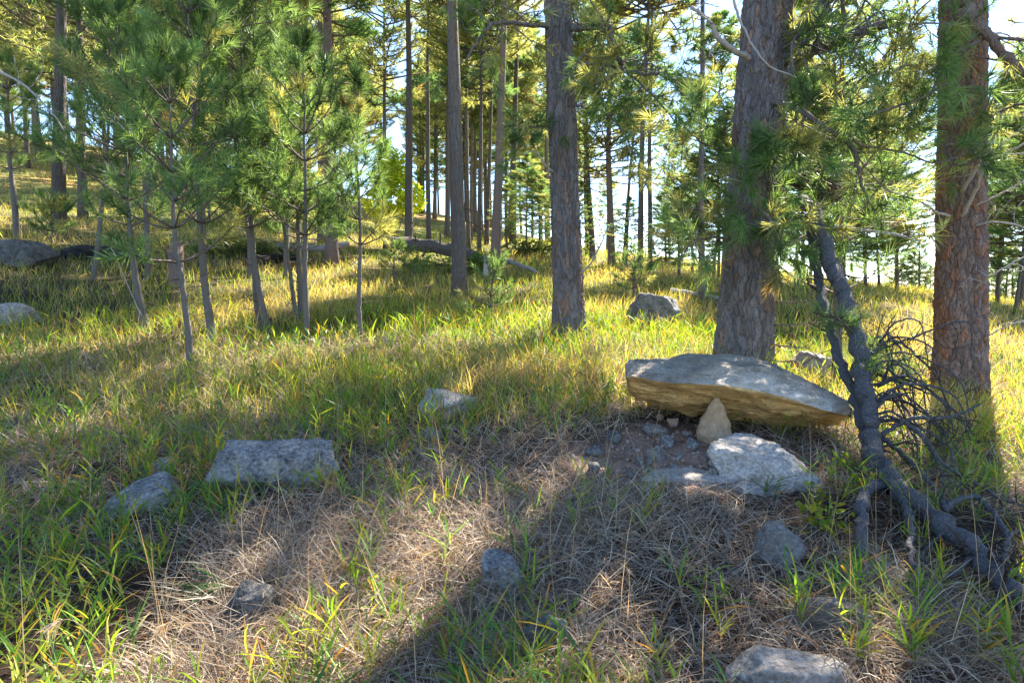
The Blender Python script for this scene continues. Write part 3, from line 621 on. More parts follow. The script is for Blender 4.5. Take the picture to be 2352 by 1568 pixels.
bough(t2, [(2210,497,Y2-.25),(2244,428,Y2-.5),(2257,386,Y2-.6),(2282,365,Y2-.65),(2360,328,Y2-.8)], .020, .010, M_dead, 4, (.2, .5), tuft=False, seed=34)
bough(t2, [(2235,475,Y2-.2),(2310,440,Y2-.4),(2370,405,Y2-.5)], .012, .007, M_dead, 3, (.2, .4), tuft=False, seed=35)
bough(t2, [(2235,520,Y2-.2),(2290,510,Y2-.4),(2370,525,Y2-.5)], .012, .007, M_dead, 4, (.2, .5), tuft=False, seed=36)
bough(t2, [(2235,665,Y2-.2),(2290,625,Y2-.5),(2370,580,Y2-.6)], .013, .007, M_dead, 5, (.2, .5), tuft=False, seed=37)
bough(t2, [(2240,790,Y2-.1),(2290,760,Y2-.4),(2350,735,Y2-.5)], .010, .004, M_dead, 5, (.2, .5), tuft=False, seed=38)
bough(t2, [(2180,495,Y2-.2),(2150,487,Y2-.4),(2106,458,Y2-.5),(2039,437,Y2-.6),(2005,405,Y2-.6)], .016, .008, M_dead, 5, (.2, .5), tuft=False, seed=39)
bough(t2, [(2190,330,Y2-.3),(2170,340,Y2-.7),(2200,380,Y2-1.0),(2260,360,Y2-1.1)], .012, .006, M_twig, 3, (.2, .45), seed=40, sub=2, nt=34)
bough(t2, [(2185,200,Y2-.3),(2140,170,Y2-.7),(2080,150,Y2-1.0),(2020,190,Y2-1.1)], .016, .006, M_twig, 14, (.25, .6), seed=41, sub=3)
bough(t2, [(2230,300,Y2-.3),(2290,260,Y2-.6),(2352,240,Y2-.9),(2400,260,Y2-1)], .016, .006, M_twig, 10, (.25, .6), seed=42, sub=3)

# T3: the dark middle trunk
b3 = hit(1309, 776); d3 = lean((1281, 0), b3[1], b3); Y3 = b3[1]
t3 = thing('pine_tree', 'dark grey straight pine trunk in the middle of the meadow with crooked side limbs', 'tree', b3)
bark_trunk(b3, d3, 16, 35 * Y3 / F, 6.0, M_bark1, t3, .055, .2, .024, seed=25, kn=150, dz=.015, warm=.12)
add_crown(t3, VBIG[1], 16, d3, 16, 4.0)
bough(t3, [(1285,62,Y3),(1200,56,Y3-.3),(1150,52,Y3-.5),(1110,76,Y3-.6),(1072,135,Y3-.7)], .036, .012, M_bark1, 12, (.3, .8), seed=51, nl=.19, nw=.012, hang=.3, sub=2)
bough(t3, [(1300,70,Y3),(1345,60,Y3-.2),(1395,66,Y3-.4),(1403,92,Y3-.5),(1420,140,Y3-.5),(1445,165,Y3-.6),(1530,170,Y3-.7),(1605,188,Y3-.8)], .055, .012, M_bark1, 26, (.4, 1.1), seed=52, nl=.19, nw=.012, wob=.24, sub=3, oc=.45)
bough(t3, [(1305,150,Y3),(1400,150,Y3-.3),(1480,200,Y3-.6),(1560,290,Y3-.8)], .026, .01, M_bark1, 18, (.4, .9), seed=53, nl=.19, nw=.012, sub=3, oc=.45, hang=.3)
bough(t3, [(1300,240,Y3),(1370,250,Y3-.4),(1430,300,Y3-.6),(1460,370,Y3-.7)], .02, .008, M_bark1, 10, (.3, .7), seed=57, nl=.19, nw=.012, sub=2, oc=.45, hang=.2)
bough(t3, [(1280,290,Y3),(1235,290,Y3-.3),(1200,300,Y3-.5),(1180,340,Y3-.6)], .02, .008, M_bark1, 9, (.25, .5), seed=54, nl=.19, nw=.012, sub=2)
bough(t3, [(1285,400,Y3),(1258,385,Y3-.2),(1230,350,Y3-.3),(1195,355,Y3-.4)], .018, .006, M_dead, 2, (.1, .2), tuft=False, seed=55)
bough(t3, [(1320,640,Y3),(1360,600,Y3-.2),(1400,520,Y3-.3),(1440,500,Y3-.3)], .014, .005, M_dead, 5, (.1, .3), tuft=False, seed=56)

# the trunks behind, one by one: base u, v, width, a point higher up, height, crown, bark tint, label
MID = [(1057,684,36,1036,0,15,2,.52,'second grey trunk in the meadow, bare and straight, left of the dark middle trunk'),
       (1137,612,23,1159,0,15,2,.60,'leaning reddish pine trunk behind the broken stump by the fallen log'),
       (938,582,19,937,0,15,2,.42,'dark straight trunk rising behind the fallen log'),
       (1178,556,16,1186,150,15,5,.45,'straight grey trunk just right of the leaning reddish trunk'),
       (762,612,29,755,0,15,0,.55,'brown pine trunk with whorled side limbs behind the young pines'),
       (738,560,18,733,0,15,1,.48,'slim trunk close beside the brown trunk behind the young pines'),
       (135,530,31,136,0,14,0,.36,'dark blue grey trunk on the shady left slope behind the young pines'),
       (190,505,22,178,0,14,3,.42,'thinner grey trunk close behind the dark blue grey trunk'),
       (985,557,12,983,0,15,5,.45,'slender far trunk among the pines beyond the fallen log'),
       (1027,548,13,1030,0,15,2,.45,'slender far trunk among the pines beyond the fallen log'),
       (1076,572,10,1072,0,15,1,.50,'slender far trunk among the pines beyond the fallen log'),
       (1100,583,11,1107,0,15,0,.50,'slender far trunk among the pines beyond the fallen log'),
       (1117,562,10,1132,0,15,2,.45,'slender far trunk among the pines beyond the fallen log'),
       (1162,553,8,1166,100,14,1,.45,'slender far trunk among the pines beyond the fallen log'),
       (884,540,11,884,100,14,0,.45,'slender far trunk among the pines beyond the fallen log'),
       (1405,610,18,1398,300,10,3,.55,'reddish trunk with low crown on the meadow ridge'),
       (1470,626,15,1480,270,12,5,.48,'tall bare grey trunk of a pair on the meadow ridge'),
       (1492,624,12,1496,280,12,5,.46,'tall bare grey trunk of a pair on the meadow ridge'),
       (1432,603,9,1452,360,9,1,.42,'slim trunk with curved top on the meadow ridge'),
       (1362,602,14,1352,330,9,3,.50,'trunk just behind the dark middle trunk on the ridge'),
       (1350,585,12,1345,200,11,2,.46,'slim grey trunk glimpsed right of the dark middle trunk'),
       (1613,694,16,1613,0,12,1,.50,'thin pine with high crown standing left of the massive grey trunk'),
       (1303,706,34,1292,0,15,1,.45,'added broad crowned pine hidden behind the dark middle trunk to shade the slope'),  # unseen tree, added so its crown shades the grass on the left
       (1538,600,6,1536,480,6,4,.45,'small far pine on the meadow ridge skyline'),
       (1567,606,6,1566,480,6,4,.45,'small far pine on the meadow ridge skyline'),
       (2062,640,9,2058,300,9,4,.5,'far pine seen between the massive trunk and reddish trunk'),
       (2115,650,8,2113,300,8,3,.5,'far pine seen between the massive trunk and reddish trunk'),
       (1845,650,9,1842,300,9,4,.5,'far pine seen between the massive trunk and reddish trunk'),
       (2330,690,9,2330,400,8,4,.5,'bright green far pine beyond the reddish trunk at the slope edge'),
       (2290,680,8,2292,400,7,4,.5,'bright green far pine beyond the reddish trunk at the slope edge'),
       (2420,700,9,2420,400,9,4,.5,'bright green far pine beyond the reddish trunk at the slope edge')]
SPOT = []
for k, (u, v, w, u2, v2, Ht, var, ti, lb) in enumerate(MID):
    b_ = hit(u, v); d_ = lean((u2, v2), b_[1], b_); r = np.random.default_rng(300 + k)
    same = sum(1 for m_ in MID if m_[8] == lb) > 1
    t = thing('pine_tree', lb, 'tree', b_, ('pines: ' + lb) if same else None)
    o, p_, R_ = simple_trunk(b_, d_, Ht, w / 2 * b_[1] / F, M_barkf if k not in (1, 4, 15) else M_bark2, t, 12 if w > 25 else 8, ti * .95, k)
    add_crown(t, VAR[var], Ht, d_, 14, k * 1.7, {0: 1.0, 21: 1.15, 22: .9}.get(k, r.uniform(.85, 1.15))); SPOT.append((b_[0], b_[1]))
    if w > 15: dead_stubs(t, p_, R_, 5, r, 1.5, 6.5, (.2, .9), .012)
# forest filling the slope behind
r = np.random.default_rng(77); cnt = 0
for _ in range(4000):
    y = r.uniform(19, 72); a = r.uniform(-43, 16); x = y * math.tan(math.radians(a))
    if any(math.hypot(x - s[0], y - s[1]) < (1.7 if y > 30 else 2.6) for s in SPOT): continue
    left = a < -14
    if a > 6 and r.random() < .72: continue
    if not left and y < 42: continue
    if left and y < 33: continue
    if cnt >= 92: break
    b_ = np.array([x, y, float(H(np.array([x]), np.array([y]))[0])]); SPOT.append((x, y)); cnt += 1
    Ht = r.uniform(10, 16) if a < 5 else r.uniform(7, 11); d_ = np.array([r.normal(0, .02), r.normal(0, .02), 1.0]); var = int(r.choice([0, 1, 2, 3, 4, 5])) if not left else int(r.choice([0, 3, 4, 3]))
    z = 'on the left slope' if left else ('on the bright ridge' if a > 2 else 'beyond the fallen log')
    z = ['with its crown from mid height', 'with a slim high crown', 'with a high round crown', 'with a low broad crown', 'branched almost to the ground', 'with a bare stem and tufted top'][var] + ' ' + z
    t = thing('pine_tree', 'background pine ' + z, 'tree', b_, 'background pines ' + z)
    simple_trunk(b_, d_, Ht, r.uniform(.11, .2), M_barkf, t, 6, r.uniform(.4, .6), cnt, 9)
    add_crown(t, VAR[var], Ht, d_, 14, r.uniform(0, 6), r.uniform(.9, 1.3))
# small pines filling under the far stand and at the right slope
small = [(1290,588,3.5),(1240,575,3.2),(1330,600,3),(1210,570,4),(1165,566,3),(1560,640,2.6),(1640,640,4.5),(1660,640,5),(1440,618,2.5),(1530,615,3),(2290,700,5),(2330,720,5.5),(2250,690,4),(1990,668,4),(1880,670,5),(640,530,4),(560,515,4.5),(480,510,4),(690,540,3.5),(1590,625,4),(2140,670,5),(1830,664,5.5),(1940,662,6),(2020,664,5.5),(2095,668,6),(2075,660,5),(1860,656,6.5),(1985,655,7)]
for k, (u, v, Ht) in enumerate(small):
    b_ = hit(u, v); r = np.random.default_rng(900 + k); d_ = np.array([r.normal(0, .03), r.normal(0, .03), 1.0])
    z = 'beyond the fallen log' if u < 1260 else ('on the ridge beside the middle trunk' if u < 1700 else 'at the golden slope edge behind the reddish trunk')
    t = thing('small_pine', 'bushy small green pine growing ' + z, 'tree', b_, 'small bushy pines ' + z)
    simple_trunk(b_, d_, Ht, .05, M_barky, t, 5, .45, k, 8); add_crown(t, VAR[4], Ht, d_, 14, k * 2.0, 1.9)

# pines closing the view between and beyond the two big right trunks
for k, (u, v, Ht, var, w) in enumerate([(1880,668,8,3,7),(2060,668,8,4,7),(2290,700,7,3,8),(2345,705,8,4,8),(2400,715,9,3,9),(2310,695,8,4,8),(1650,640,8,4,7),(2480,720,9,4,9)]):
    b_ = hit(u, v); d_ = np.array([.02 * math.sin(k * 3.), .02 * math.cos(k * 5.), 1.0]); z = 'between the massive grey trunk and the reddish trunk' if 1700 < u < 2200 else ('beyond the reddish trunk' if u > 2200 else 'just left of the massive grey trunk')
    t = thing('pine_tree', 'sunlit green pine with spreading boughs standing ' + z, 'tree', b_, 'sunlit pines ' + z)
    simple_trunk(b_, d_, Ht, w / 2 * b_[1] / F, M_barkf, t, 8, .5, 40 + k, 12); add_crown(t, VAR[var], Ht, d_, 14, k * 2.3, 1.5); SPOT.append((b_[0], b_[1]))
# ---- young pines
def young_pine(label, pts, wpx, Htop, hb, seed, rad=1.0, tw=4, nt=34, nl=.18, nw=.0095, oc=.14, bc=.012, whorl=.34, group=None, name='young_pine', dense=5, lowdead=5, b_=None, mat=None):
    b_ = hit(*pts[0]) if b_ is None else b_; Y = b_[1]; r = np.random.default_rng(seed)
    t = thing(name, label, 'tree', b_, group)
    W = [b_ - np.array([0, 0, .1])] + [px(u, v, Y - .05) for u, v in pts[1:]]
    top = W[-1] + unit(W[-1] - W[-2]) * max(0.3, Htop - (W[-1][2] - b_[2])) * np.array([.4, .4, 1])
    top[2] = b_[2] + Htop if b_[2] + Htop > W[-1][2] + .2 else W[-1][2] + .3
    P = smooth_path(W + [top], 30); P[1:, :2] += .004 * r.normal(0, 1, (29, 2)); n = len(P)
    r0 = wpx / 2 * Y / F; R = r0 * (1 - .88 * np.linspace(0, 1, n) ** 1.2); R[0] *= 1.3
    mb = MB(); tube(mb, P, R, 9, (.5, .5, .5), .07, seed); mb.build('trunk', mat or M_barky, t)
    wood = MB(); tf = Tufts(); zr = P[:, 2] - b_[2]; z = hb
    while z < Htop - .15:
        f = (z - hb) / (Htop - hb); L_ = rad * (0.45 + .55 * math.sin(math.pi * min(1, .25 + f * .6))) * (1 - f ** 2.2) + .16
        c = np.array([np.interp(z, zr, P[:, k]) for k in range(3)]); a0 = r.uniform(0, 6)
        for q_ in range(dense):
            if r.random() < .12: continue
            a = a0 + q_ * 2 * math.pi / dense + r.normal(0, .25)
            pine_branch(r, wood, tf, c, np.array([math.cos(a), math.sin(a), .15 + .7 * f + r.normal(0, .12)]), L_ * r.uniform(.65, 1.15), .008 + .006 * L_, tw, 1.0, oc, bc, .10, 4, .35)
        z += whorl * r.uniform(.8, 1.2)
    for q_ in range(3): tf.add(top - np.array([0, 0, q_ * .12]), np.array([0, 0, 1.0]), 1.1, GREEN * 1.3)
    cr = MB(); tf.mesh_into(cr, nt, nl, nw, .14, 12, 72, seed, .05); c_ = cr.build('crown', M_needle, t, False); wood.build('limbs', M_twig, c_)
    if lowdead: dead_stubs(t, P, np.interp(np.arange(n), np.arange(n), R), lowdead, r, .35, max(.6, hb), (.15, .6), .006)
    return t
YG = None
young_pine('young pine with a stem curving at its foot, beside the shaded grass edge', [(337,757),(318,680),(302,560),(290,380)], 21, 4.9, 1.5, 201, 1.05)
young_pine('young pine stem rooted farthest down in the shaded grass', [(441,852),(425,700),(403,560),(396,400)], 17, 3.7, 1.25, 202, .85)
young_pine('stout young pine leaning left between the shaded stem and the double stem', [(492,792),(470,640),(456,480),(446,320)], 20, 5.2, 1.6, 203, 1.05)
young_pine('young pine with the straight half of a double stem', [(598,757),(586,640),(574,480),(562,300)], 17, 6.0, 1.7, 204, 1.05, oc=.3)
young_pine('young pine with the curving half of a double stem', [(618,762),(600,690),(585,600),(548,400)], 18, 5.2, 1.5, 205, 1.0, oc=.2)
young_pine('thinnest young pine of the three stem cluster', [(686,745),(668,640),(652,520),(640,430)], 11, 3.2, 1.5, 206, .65)
young_pine('middle young pine of the three stem cluster', [(694,742),(688,640),(684,500),(690,330)], 15, 4.1, 1.3, 207, .85)
young_pine('dark young pine with the thickest stem of the three stem cluster', [(708,782),(700,640),(702,500),(700,330)], 15, 4.0, 1.4, 208, .85, oc=.05)
young_pine('lone slender young pine with a zigzag foot and dead twigs', [(829,774),(824,690),(828,560),(822,380)], 13, 3.6, 1.25, 209, .55)
young_pine('slim pine with tufted crown standing on the dark boulder', [(40,550),(34,470),(24,380),(22,320)], 15, 4.6, 1.7, 210, 1.0, nw=.013, oc=.3)
young_pine('slim grey young pine standing behind the curving foot pine', [(341,645),(338,560),(332,440),(330,300)], 15, 7.0, 2.2, 211, 1.3, nw=.013, oc=.35)
young_pine('tall pale green young pine topping the thicket', [(575,640),(572,480),(566,300),(568,60)], 14, 8.2, 2.5, 212, 1.4, nw=.013, oc=.45, tw=5)
young_pine('pale young pine with light needles behind the three stem cluster', [(655,640),(660,480),(665,300),(668,80)], 12, 7.6, 2.6, 213, 1.3, nw=.013, oc=.5, tw=5)
young_pine('yellowish young pine behind the stout leaning pine', [(470,625),(465,480),(455,300),(440,60)], 13, 8.0, 2.4, 214, 1.4, nw=.013, oc=.5, tw=5)
young_pine('small dark young pine beside the dark blue grey trunk', [(215,640),(225,560),(240,420),(250,260)], 13, 6.6, 2.0, 215, 1.25, nw=.013, oc=.2)
young_pine('slender pine rising just behind the broken limb', [(1921,892),(1925,700),(1930,400),(1935,60)], 24, 6.2, 1.0, 216, .95, nt=26, nl=.19, nw=.008, oc=.3, bc=.03, whorl=.50, dense=4, mat=M_barkf)
young_pine('sparse seedling pine with thin stem before the meadow', [(1132,738),(1128,680),(1135,620)], 6, 1.05, .22, 217, .34, 2, 30, .10, .007, whorl=.16, lowdead=2)
young_pine('tiny seedling pine in grass near the fallen log', [(950,640),(950,600)], 5, .85, .15, 218, .38, 2, 26, .12, .012, whorl=.16, lowdead=0)
young_pine('dark seedling pine near the round grey boulder', [(1455,690),(1456,640),(1458,610)], 6, 1.1, .25, 219, .42, 2, 26, .12, .01, whorl=.17, lowdead=0)
young_pine('yellow green seedling pine by the left brush', [(905,650),(905,600)], 5, 1.0, .2, 220, .45, 2, 26, .13, .012, oc=.5, whorl=.18, lowdead=0)
young_pine('bushy seedling pine on the left slope', [(118,560),(120,520)], 6, 1.2, .1, 221, .55, 3, 30, .14, .014, oc=.4, whorl=.16, lowdead=0)

# ---- broken limb hanging from the massive trunk down to the grass
gl = hit(2330, 1470)
def lift(p_):
    u, v, Y = p_
    return px(u, v, min(Y, hit(u, v)[1] * .925 if v > 700 else Y))
def limb():
    base = hit(2060, 1300)
    t = thing('fallen_limb', 'broken dark limb hanging from the massive trunk and spread on the grass', 'branch', base)
    def br(pts, r0, r1, seed, name='limb_fork', ntw=3, tl=(.15, .4), wob=.25, mat=M_limb, k=8, hang=0., rough=.16, sub=2):
        r = np.random.default_rng(seed); P = smooth_path([lift(p_) for p_ in pts], 8 * len(pts)); n = len(P); mb = MB()
        P[1:-1] += r.normal(0, r0 * .22, (n - 2, 3)); tube(mb, P, np.linspace(r0, r1, n) * (1 + .12 * r.normal(0, .6, n)), k, (.5, .5, .5), rough, seed)
        for q_ in range(ntw):
            t_ = .15 + .8 * (q_ + r.random()) / ntw; i_ = int(t_ * (n - 2)); d = unit(P[i_ + 1] - P[i_]) * .6 + r.normal(0, .7, 3) + np.array([0, 0, -hang])
            L_ = r.uniform(*tl); pa, de = grow(r, P[i_], d, L_, 7, wob, 0); w0 = min(.010, np.interp(t_, [0, 1], [r0, r1]) * .5); tube(mb, pa, np.linspace(w0, w0 * .35, 8), 4)
            for s_ in range(sub):
                pb, _ = grow(r, pa[2 + s_ * 2], de + r.normal(0, .8, 3), L_ * .5, 5, wob, 0); tube(mb, pb, np.linspace(w0 * .6, w0 * .25, 6), 3)
        return mb.build(name, mat, t)
    br([(1770,478,7.15),(1850,466,6.8),(1885,540,6.3),(1925,640,5.9),(1955,740,5.5),(1980,850,5.0),(1998,970,4.6),(2015,1050,4.3),(2045,1110,4.1),(2120,1165,3.9),(2230,1255,3.6),(2300,1330,3.35),(2440,1470,3.0)], .070, .046, 1, 'main_limb', 10, (.2, .6), k=14)
    br([(1860,480,6.7),(1872,600,6.3),(1895,700,5.9),(1920,800,5.45),(1958,900,5.05),(1985,1000,4.65),(2012,1088,4.3)], .040, .030, 2, 'side_limb', 6, k=10)
    g1 = hit(1978, 1262); g2 = hit(2096, 1295)
    br([(2040,1105,4.1),(1997,1122,4.0),(1980,1170,3.95),(1978,1275,g1[1]+.02)], .036, .026, 3, ntw=2)
    br([(2062,1122,4.05),(2086,1180,3.95),(2092,1230,3.8),(2097,1300,g2[1]+.02)], .024, .013, 4, ntw=2)
    br([(2022,1000,4.5),(2093,961,4.45),(2177,959,4.4),(2253,927,4.4)], .018, .007, 5, ntw=4)
    br([(2026,1003,4.5),(2093,1062,4.3),(2160,1141,4.1),(2172,1172,3.95)], .018, .012, 6, ntw=3)
    br([(2080,968,4.45),(2127,1007,4.35),(2169,1066,4.2),(2261,1120,4.0),(2303,1146,3.9),(2380,1165,3.8)], .016, .008, 7, ntw=4)
    br([(2165,1165,3.85),(2235,1140,3.8),(2280,1175,3.7),(2314,1235,3.6),(2302,1290,3.5)], .016, .012, 8, ntw=3)
    br([(2210,1240,3.65),(2270,1285,3.5),(2352,1330,3.3),(2420,1360,3.2)], .018, .012, 9, ntw=3)
    br([(2302,1290,3.5),(2320,1230,3.55),(2370,1200,3.5)], .012, .006, 10, ntw=2)
    br([(2180,1215,3.75),(2130,1255,3.7),(2110,1290,3.65)], .010, .004, 11, ntw=2)
    br([(2240,1262,3.6),(2200,1310,3.5),(2140,1330,3.45)], .012, .005, 12, ntw=2)
    for k in range(22):                            # the hanging brush of dead twigs
        r = np.random.default_rng(60 + k); u0 = 1985 + r.uniform(0, 40); v0 = 850 + r.uniform(-60, 120)
        Yk = np.interp(v0, [740, 850, 970, 1050], [5.5, 5.0, 4.6, 4.3])
        u1 = u0 + r.uniform(60, 210); v1 = v0 + r.uniform(-70, 110)
        br([(u0, v0, Yk), (u0 + (u1 - u0) * .4, v0 + (v1 - v0) * .25 - r.uniform(10, 50), Yk - .05), (u1, v1, Yk - .15), (u1 + r.uniform(5, 50), v1 + r.uniform(40, 140), Yk - .2)], r.uniform(.009, .015), .004, 80 + k, 'dead_twig', 5, (.12, .4), k=5, hang=.3)
    r = np.random.default_rng(5); tf = Tufts(); wood = MB()   # last green sprays on it
    for (u, v, Y) in [(1965,745,5.4),(1985,800,5.2),(2020,810,5.15),(2060,830,5.1),(1990,850,5.0),(2040,850,5.0),(2075,860,5.05),(1940,730,5.4),(1900,720,5.6)]:
        for q_ in range(3):
            c = px(u + r.normal(0, 14), v + r.normal(0, 14), Y + r.normal(0, .05)); s0 = px(u - 25, v + 10, Y); pa, de = grow(r, s0, c - s0 + r.normal(0, .05, 3), np.linalg.norm(c - s0), 4, .1, 0)
            tube(wood, pa, .005, 4); tf.add(pa[-1], de, 1.0, GREEN * r.uniform(.8, 1.5))
    o = wood.build('green_spray', M_twig, t); nb = MB(); tf.mesh_into(nb, 60, .17, .0038, .1, 15, 75, 9); nb.build('needles', M_needle, o, False)
limb()

# ---- deadwood
def log(label, pts, r0, r1, mat, seed, name='fallen_log', tint=.5, stubs=4):
    P = smooth_path([px(*p_) for p_ in pts], 26); r = np.random.default_rng(seed); t = thing(name, label, 'log', P[len(P) // 2] - np.array([0, 0, r0]))
    mb = MB(); tube(mb, P, np.linspace(r0, r1, 26) * (1 + .05 * r.normal(0, 1, 26)), 18, (tint,) * 3, .30, seed); mb.build('log_body', mat, t)
    for k in range(stubs):
        i_ = r.integers(3, 23); d = unit(r.normal(0, 1, 3)) + np.array([0, -.3, .6]); pa, _ = grow(r, P[i_], d, r.uniform(.3, .8), 5, .12, 0); m2 = MB(); tube(m2, pa, np.linspace(r0 * .22, r0 * .08, 6), 5, (tint,) * 3); m2.build('branch_stub', mat, t)
    return t
def gy_(u, v): return hit(u, v)[1]
log('dark furrowed log lying across the slope behind the second grey trunk', [(880,556,gy_(900,600)+1.0),(960,562,gy_(960,600)+.6),(1050,578,gy_(1050,610)+.2),(1112,600,gy_(1112,625))], .23, .16, M_barkf, 1, tint=.40)
log('pale splintered log end on the meadow past the leaning trunk', [(1150,596,gy_(1150,612)),(1190,608,gy_(1190,622)),(1232,624,gy_(1232,634))], .10, .05, M_dead, 2)
log('weathered pale log at the meadow edge near the three stem cluster', [(640,566,gy_(640,590)),(720,572,gy_(720,600)),(800,560,gy_(800,610)+1)], .12, .08, M_dead, 3, tint=.4)
log('grey fallen branch in the meadow behind the round grey boulder', [(1540,668,gy_(1540,678)),(1600,676,gy_(1600,684)),(1680,690,gy_(1680,698))], .06, .03, M_dead, 4, tint=.45)
log('thin log on the ridge skyline beside the bare pair of trunks', [(1530,604,gy_(1530,612)),(1640,612,gy_(1640,622))], .07, .05, M_dead, 5, tint=.35, stubs=2)
def stump(label, u, v, w, h, mat, seed, tint=.5):
    b_ = hit(u, v); s = b_[1] / F; n = 14; z = np.linspace(-.1, h * s, n); r = np.random.default_rng(seed); mb = MB()
    tube(mb, b_ + np.stack([.02 * np.sin(z * 3), 0 * z, z], -1), w / 2 * s * (1 + .35 * np.exp(-np.maximum(z, 0) / .15)), 16, (tint,) * 3, .12, seed)
    v_ = mb.v[0]; k = (v_[:, 2] > b_[2] + h * s * .9); v_[k, 2] += r.uniform(-.06, .12, k.sum()) * h * s
    o = mb.build('stump', mat, loc=b_); tag(o, label, 'stump')
stump('reddish broken stump between the young pine stems', 405, 655, 30, 92, M_bark2, 5)
stump('bleached splintered stump at the foot of the leaning reddish trunk', 1116, 632, 13, 42, M_dead, 6, .75)
rock('brush_mound', 'dark mound of matted roots and earth beside the dark boulder', 205, 603, 175, 44, M_limb, 50, 'mound', dep=.7, sink=.35, tint=.45, lod=4, rough=.3, p=8)
rock('brush_mound', 'dark earthy bank under the juniper behind the pine stems', 600, 608, 190, 26, M_limb, 51, 'mound', dep=.6, sink=.4, tint=.4, lod=4, rough=.3, p=8)
def dead_branch_thing(label, pts, r0, r1, seed, ntw=6, tl=(.2, .6)):
    P = [px(*p_) for p_ in pts]; t = thing('dead_branch', label, 'branch', P[0])
    bough(t, pts, r0, r1, M_dead, ntw, tl, tuft=False, seed=seed, wob=.16, sub=1, t0=.4, name='branch_wood')
dead_branch_thing('bleached bare branch arching in front of the dark blue grey trunk', [(-60,140,9.5),(0,165,9.4),(60,200,9.3),(110,250,9.2),(150,300,9.2)], .022, .008, 71, 7, (.2, .5))
dead_branch_thing('bleached bare stick leaning against the curving foot pine', [(325,725,9.9),(300,670,9.9),(270,600,9.9),(255,570,9.9)], .010, .004, 72, 3, (.1, .25))

# ---- broadleaf shrubs
def leafy(name, label, cat, blobs, n, ls, cols, seed, stems=True, flatness=.3, base=None, leafw=.6):
    r = np.random.default_rng(seed); base = blobs[0][0] if base is None else base
    t = thing(name, label, cat, base); mb = MB(); wd = MB()
    for c, rad, wt in blobs:
        m_ = int(n * wt); d = unit(r.normal(0, 1, (m_, 3))); p = np.asarray(c) + d * np.asarray(rad) * (r.random((m_, 1)) ** .45)
        p = p[fbm(p * 2.2 / max(np.max(rad), .2), 2, seed) > -.25]; m_ = len(p)
        A = unit(r.normal(0, 1, (m_, 3))); A[:, 2] *= .5; A = unit(A); nrm = unit(r.normal(0, 1, (m_, 3)) + np.array([0, 0, 1.0])); B = unit(np.cross(nrm, A))
        s = ls * r.uniform(.6, 1.3, (m_, 1)); nn_ = np.cross(A, B)
        V = np.stack([p - A * s * .5, p + B * s * leafw * .5 + nn_ * s * .12, p + A * s * .6, p - B * s * leafw * .5 + nn_ * s * .12], 1)
        f = np.arange(m_)[:, None] * 4 + np.array([[0, 1, 2, 0, 2, 3]])
        ci = r.integers(0, len(cols), m_); cc = np.array(cols)[ci] * r.uniform(.7, 1.3, (m_, 1))
        mb.add(V.reshape(-1, 3), f.reshape(-1, 3), np.repeat(cc, 4, 0))
        for q_ in range(3 if stems else 0):
            pa, _ = grow(r, base, np.asarray(c) - base + r.normal(0, .2, 3) * np.max(rad), np.linalg.norm(np.asarray(c) - base) + np.max(rad) * .4, 7, .08, .02); tube(wd, pa, np.linspace(.02, .006, 8) * max(.3, np.max(rad)), 4, (.4,) * 3)
    mb.build('foliage', M_leaf, t, False)
    if stems: wd.build('stems', M_twig, t)
bs = hit(905, 585); Yb = SPOT[2][1] + 1.2
leafy('yellow_shrub', 'bright yellow green leafy shrub behind the fallen log', 'shrub', [(px(900,395,Yb),(.7,.6,.9),.35),(px(930,455,Yb),(.8,.6,.7),.35),(px(872,460,Yb),(.6,.5,.8),.3),(px(885,350,Yb),(.4,.4,.5),.12)], 7000, .13, [(.58,.64,.05),(.66,.66,.05),(.42,.56,.05)], 5, base=np.array([px(905,560,Yb)[0], Yb, float(H(np.array([px(905,560,Yb)[0]]), np.array([Yb]))[0])]))
bj = hit(520, 600)
leafy('juniper_shrub', 'low spreading olive juniper behind the pine stems', 'shrub', [(bj+[0,.6,.35],(1.1,.6,.35),.5),(bj+[1.0,.8,.3],(.9,.6,.3),.4),(bj+[-1.0,.7,.2],(.6,.5,.25),.2)], 4200, .09, [(.10,.13,.03),(.16,.17,.04),(.06,.09,.03)], 6, leafw=.35)
bw = hit(1000, 628)
leafy('low_shrub', 'leafy low shrub growing in front of the dark furrowed log', 'shrub', [(bw+[0,.3,.25],(1.2,.5,.3),.6),(bw+[1.3,.3,.3],(.5,.4,.35),.4)], 1500, .10, [(.12,.20,.04),(.2,.26,.05),(.08,.12,.03)], 7)
bw = hit(1180, 590)
leafy('low_shrub', 'dusty green low shrub right of the leaning reddish trunk', 'shrub', [(bw+[.6,.3,.3],(1.0,.6,.4),.6),(bw+[2.2,.5,.4],(1.2,.6,.5),.5)], 1800, .13, [(.13,.17,.06),(.17,.2,.08),(.09,.12,.04)], 8)
for k, (u, v) in enumerate([(1935,1075),(1880,1155),(1915,1210),(1990,1115),(1860,1200)]):
    bl = hit(u, v + 25); leafy('leafy_herb', 'small yellow green herb with round leaves beside the pale ledge stone', 'plant', [(bl+[0,0,.10],(.10,.08,.10),1)], 40, .05, [(.26,.30,.03),(.16,.24,.03),(.36,.30,.03)], 90 + k, leafw=.8)
for o in bpy.data.objects:
    if o.name.startswith('leafy_herb'): o['group'] = 'herbs beside the ledge stone'

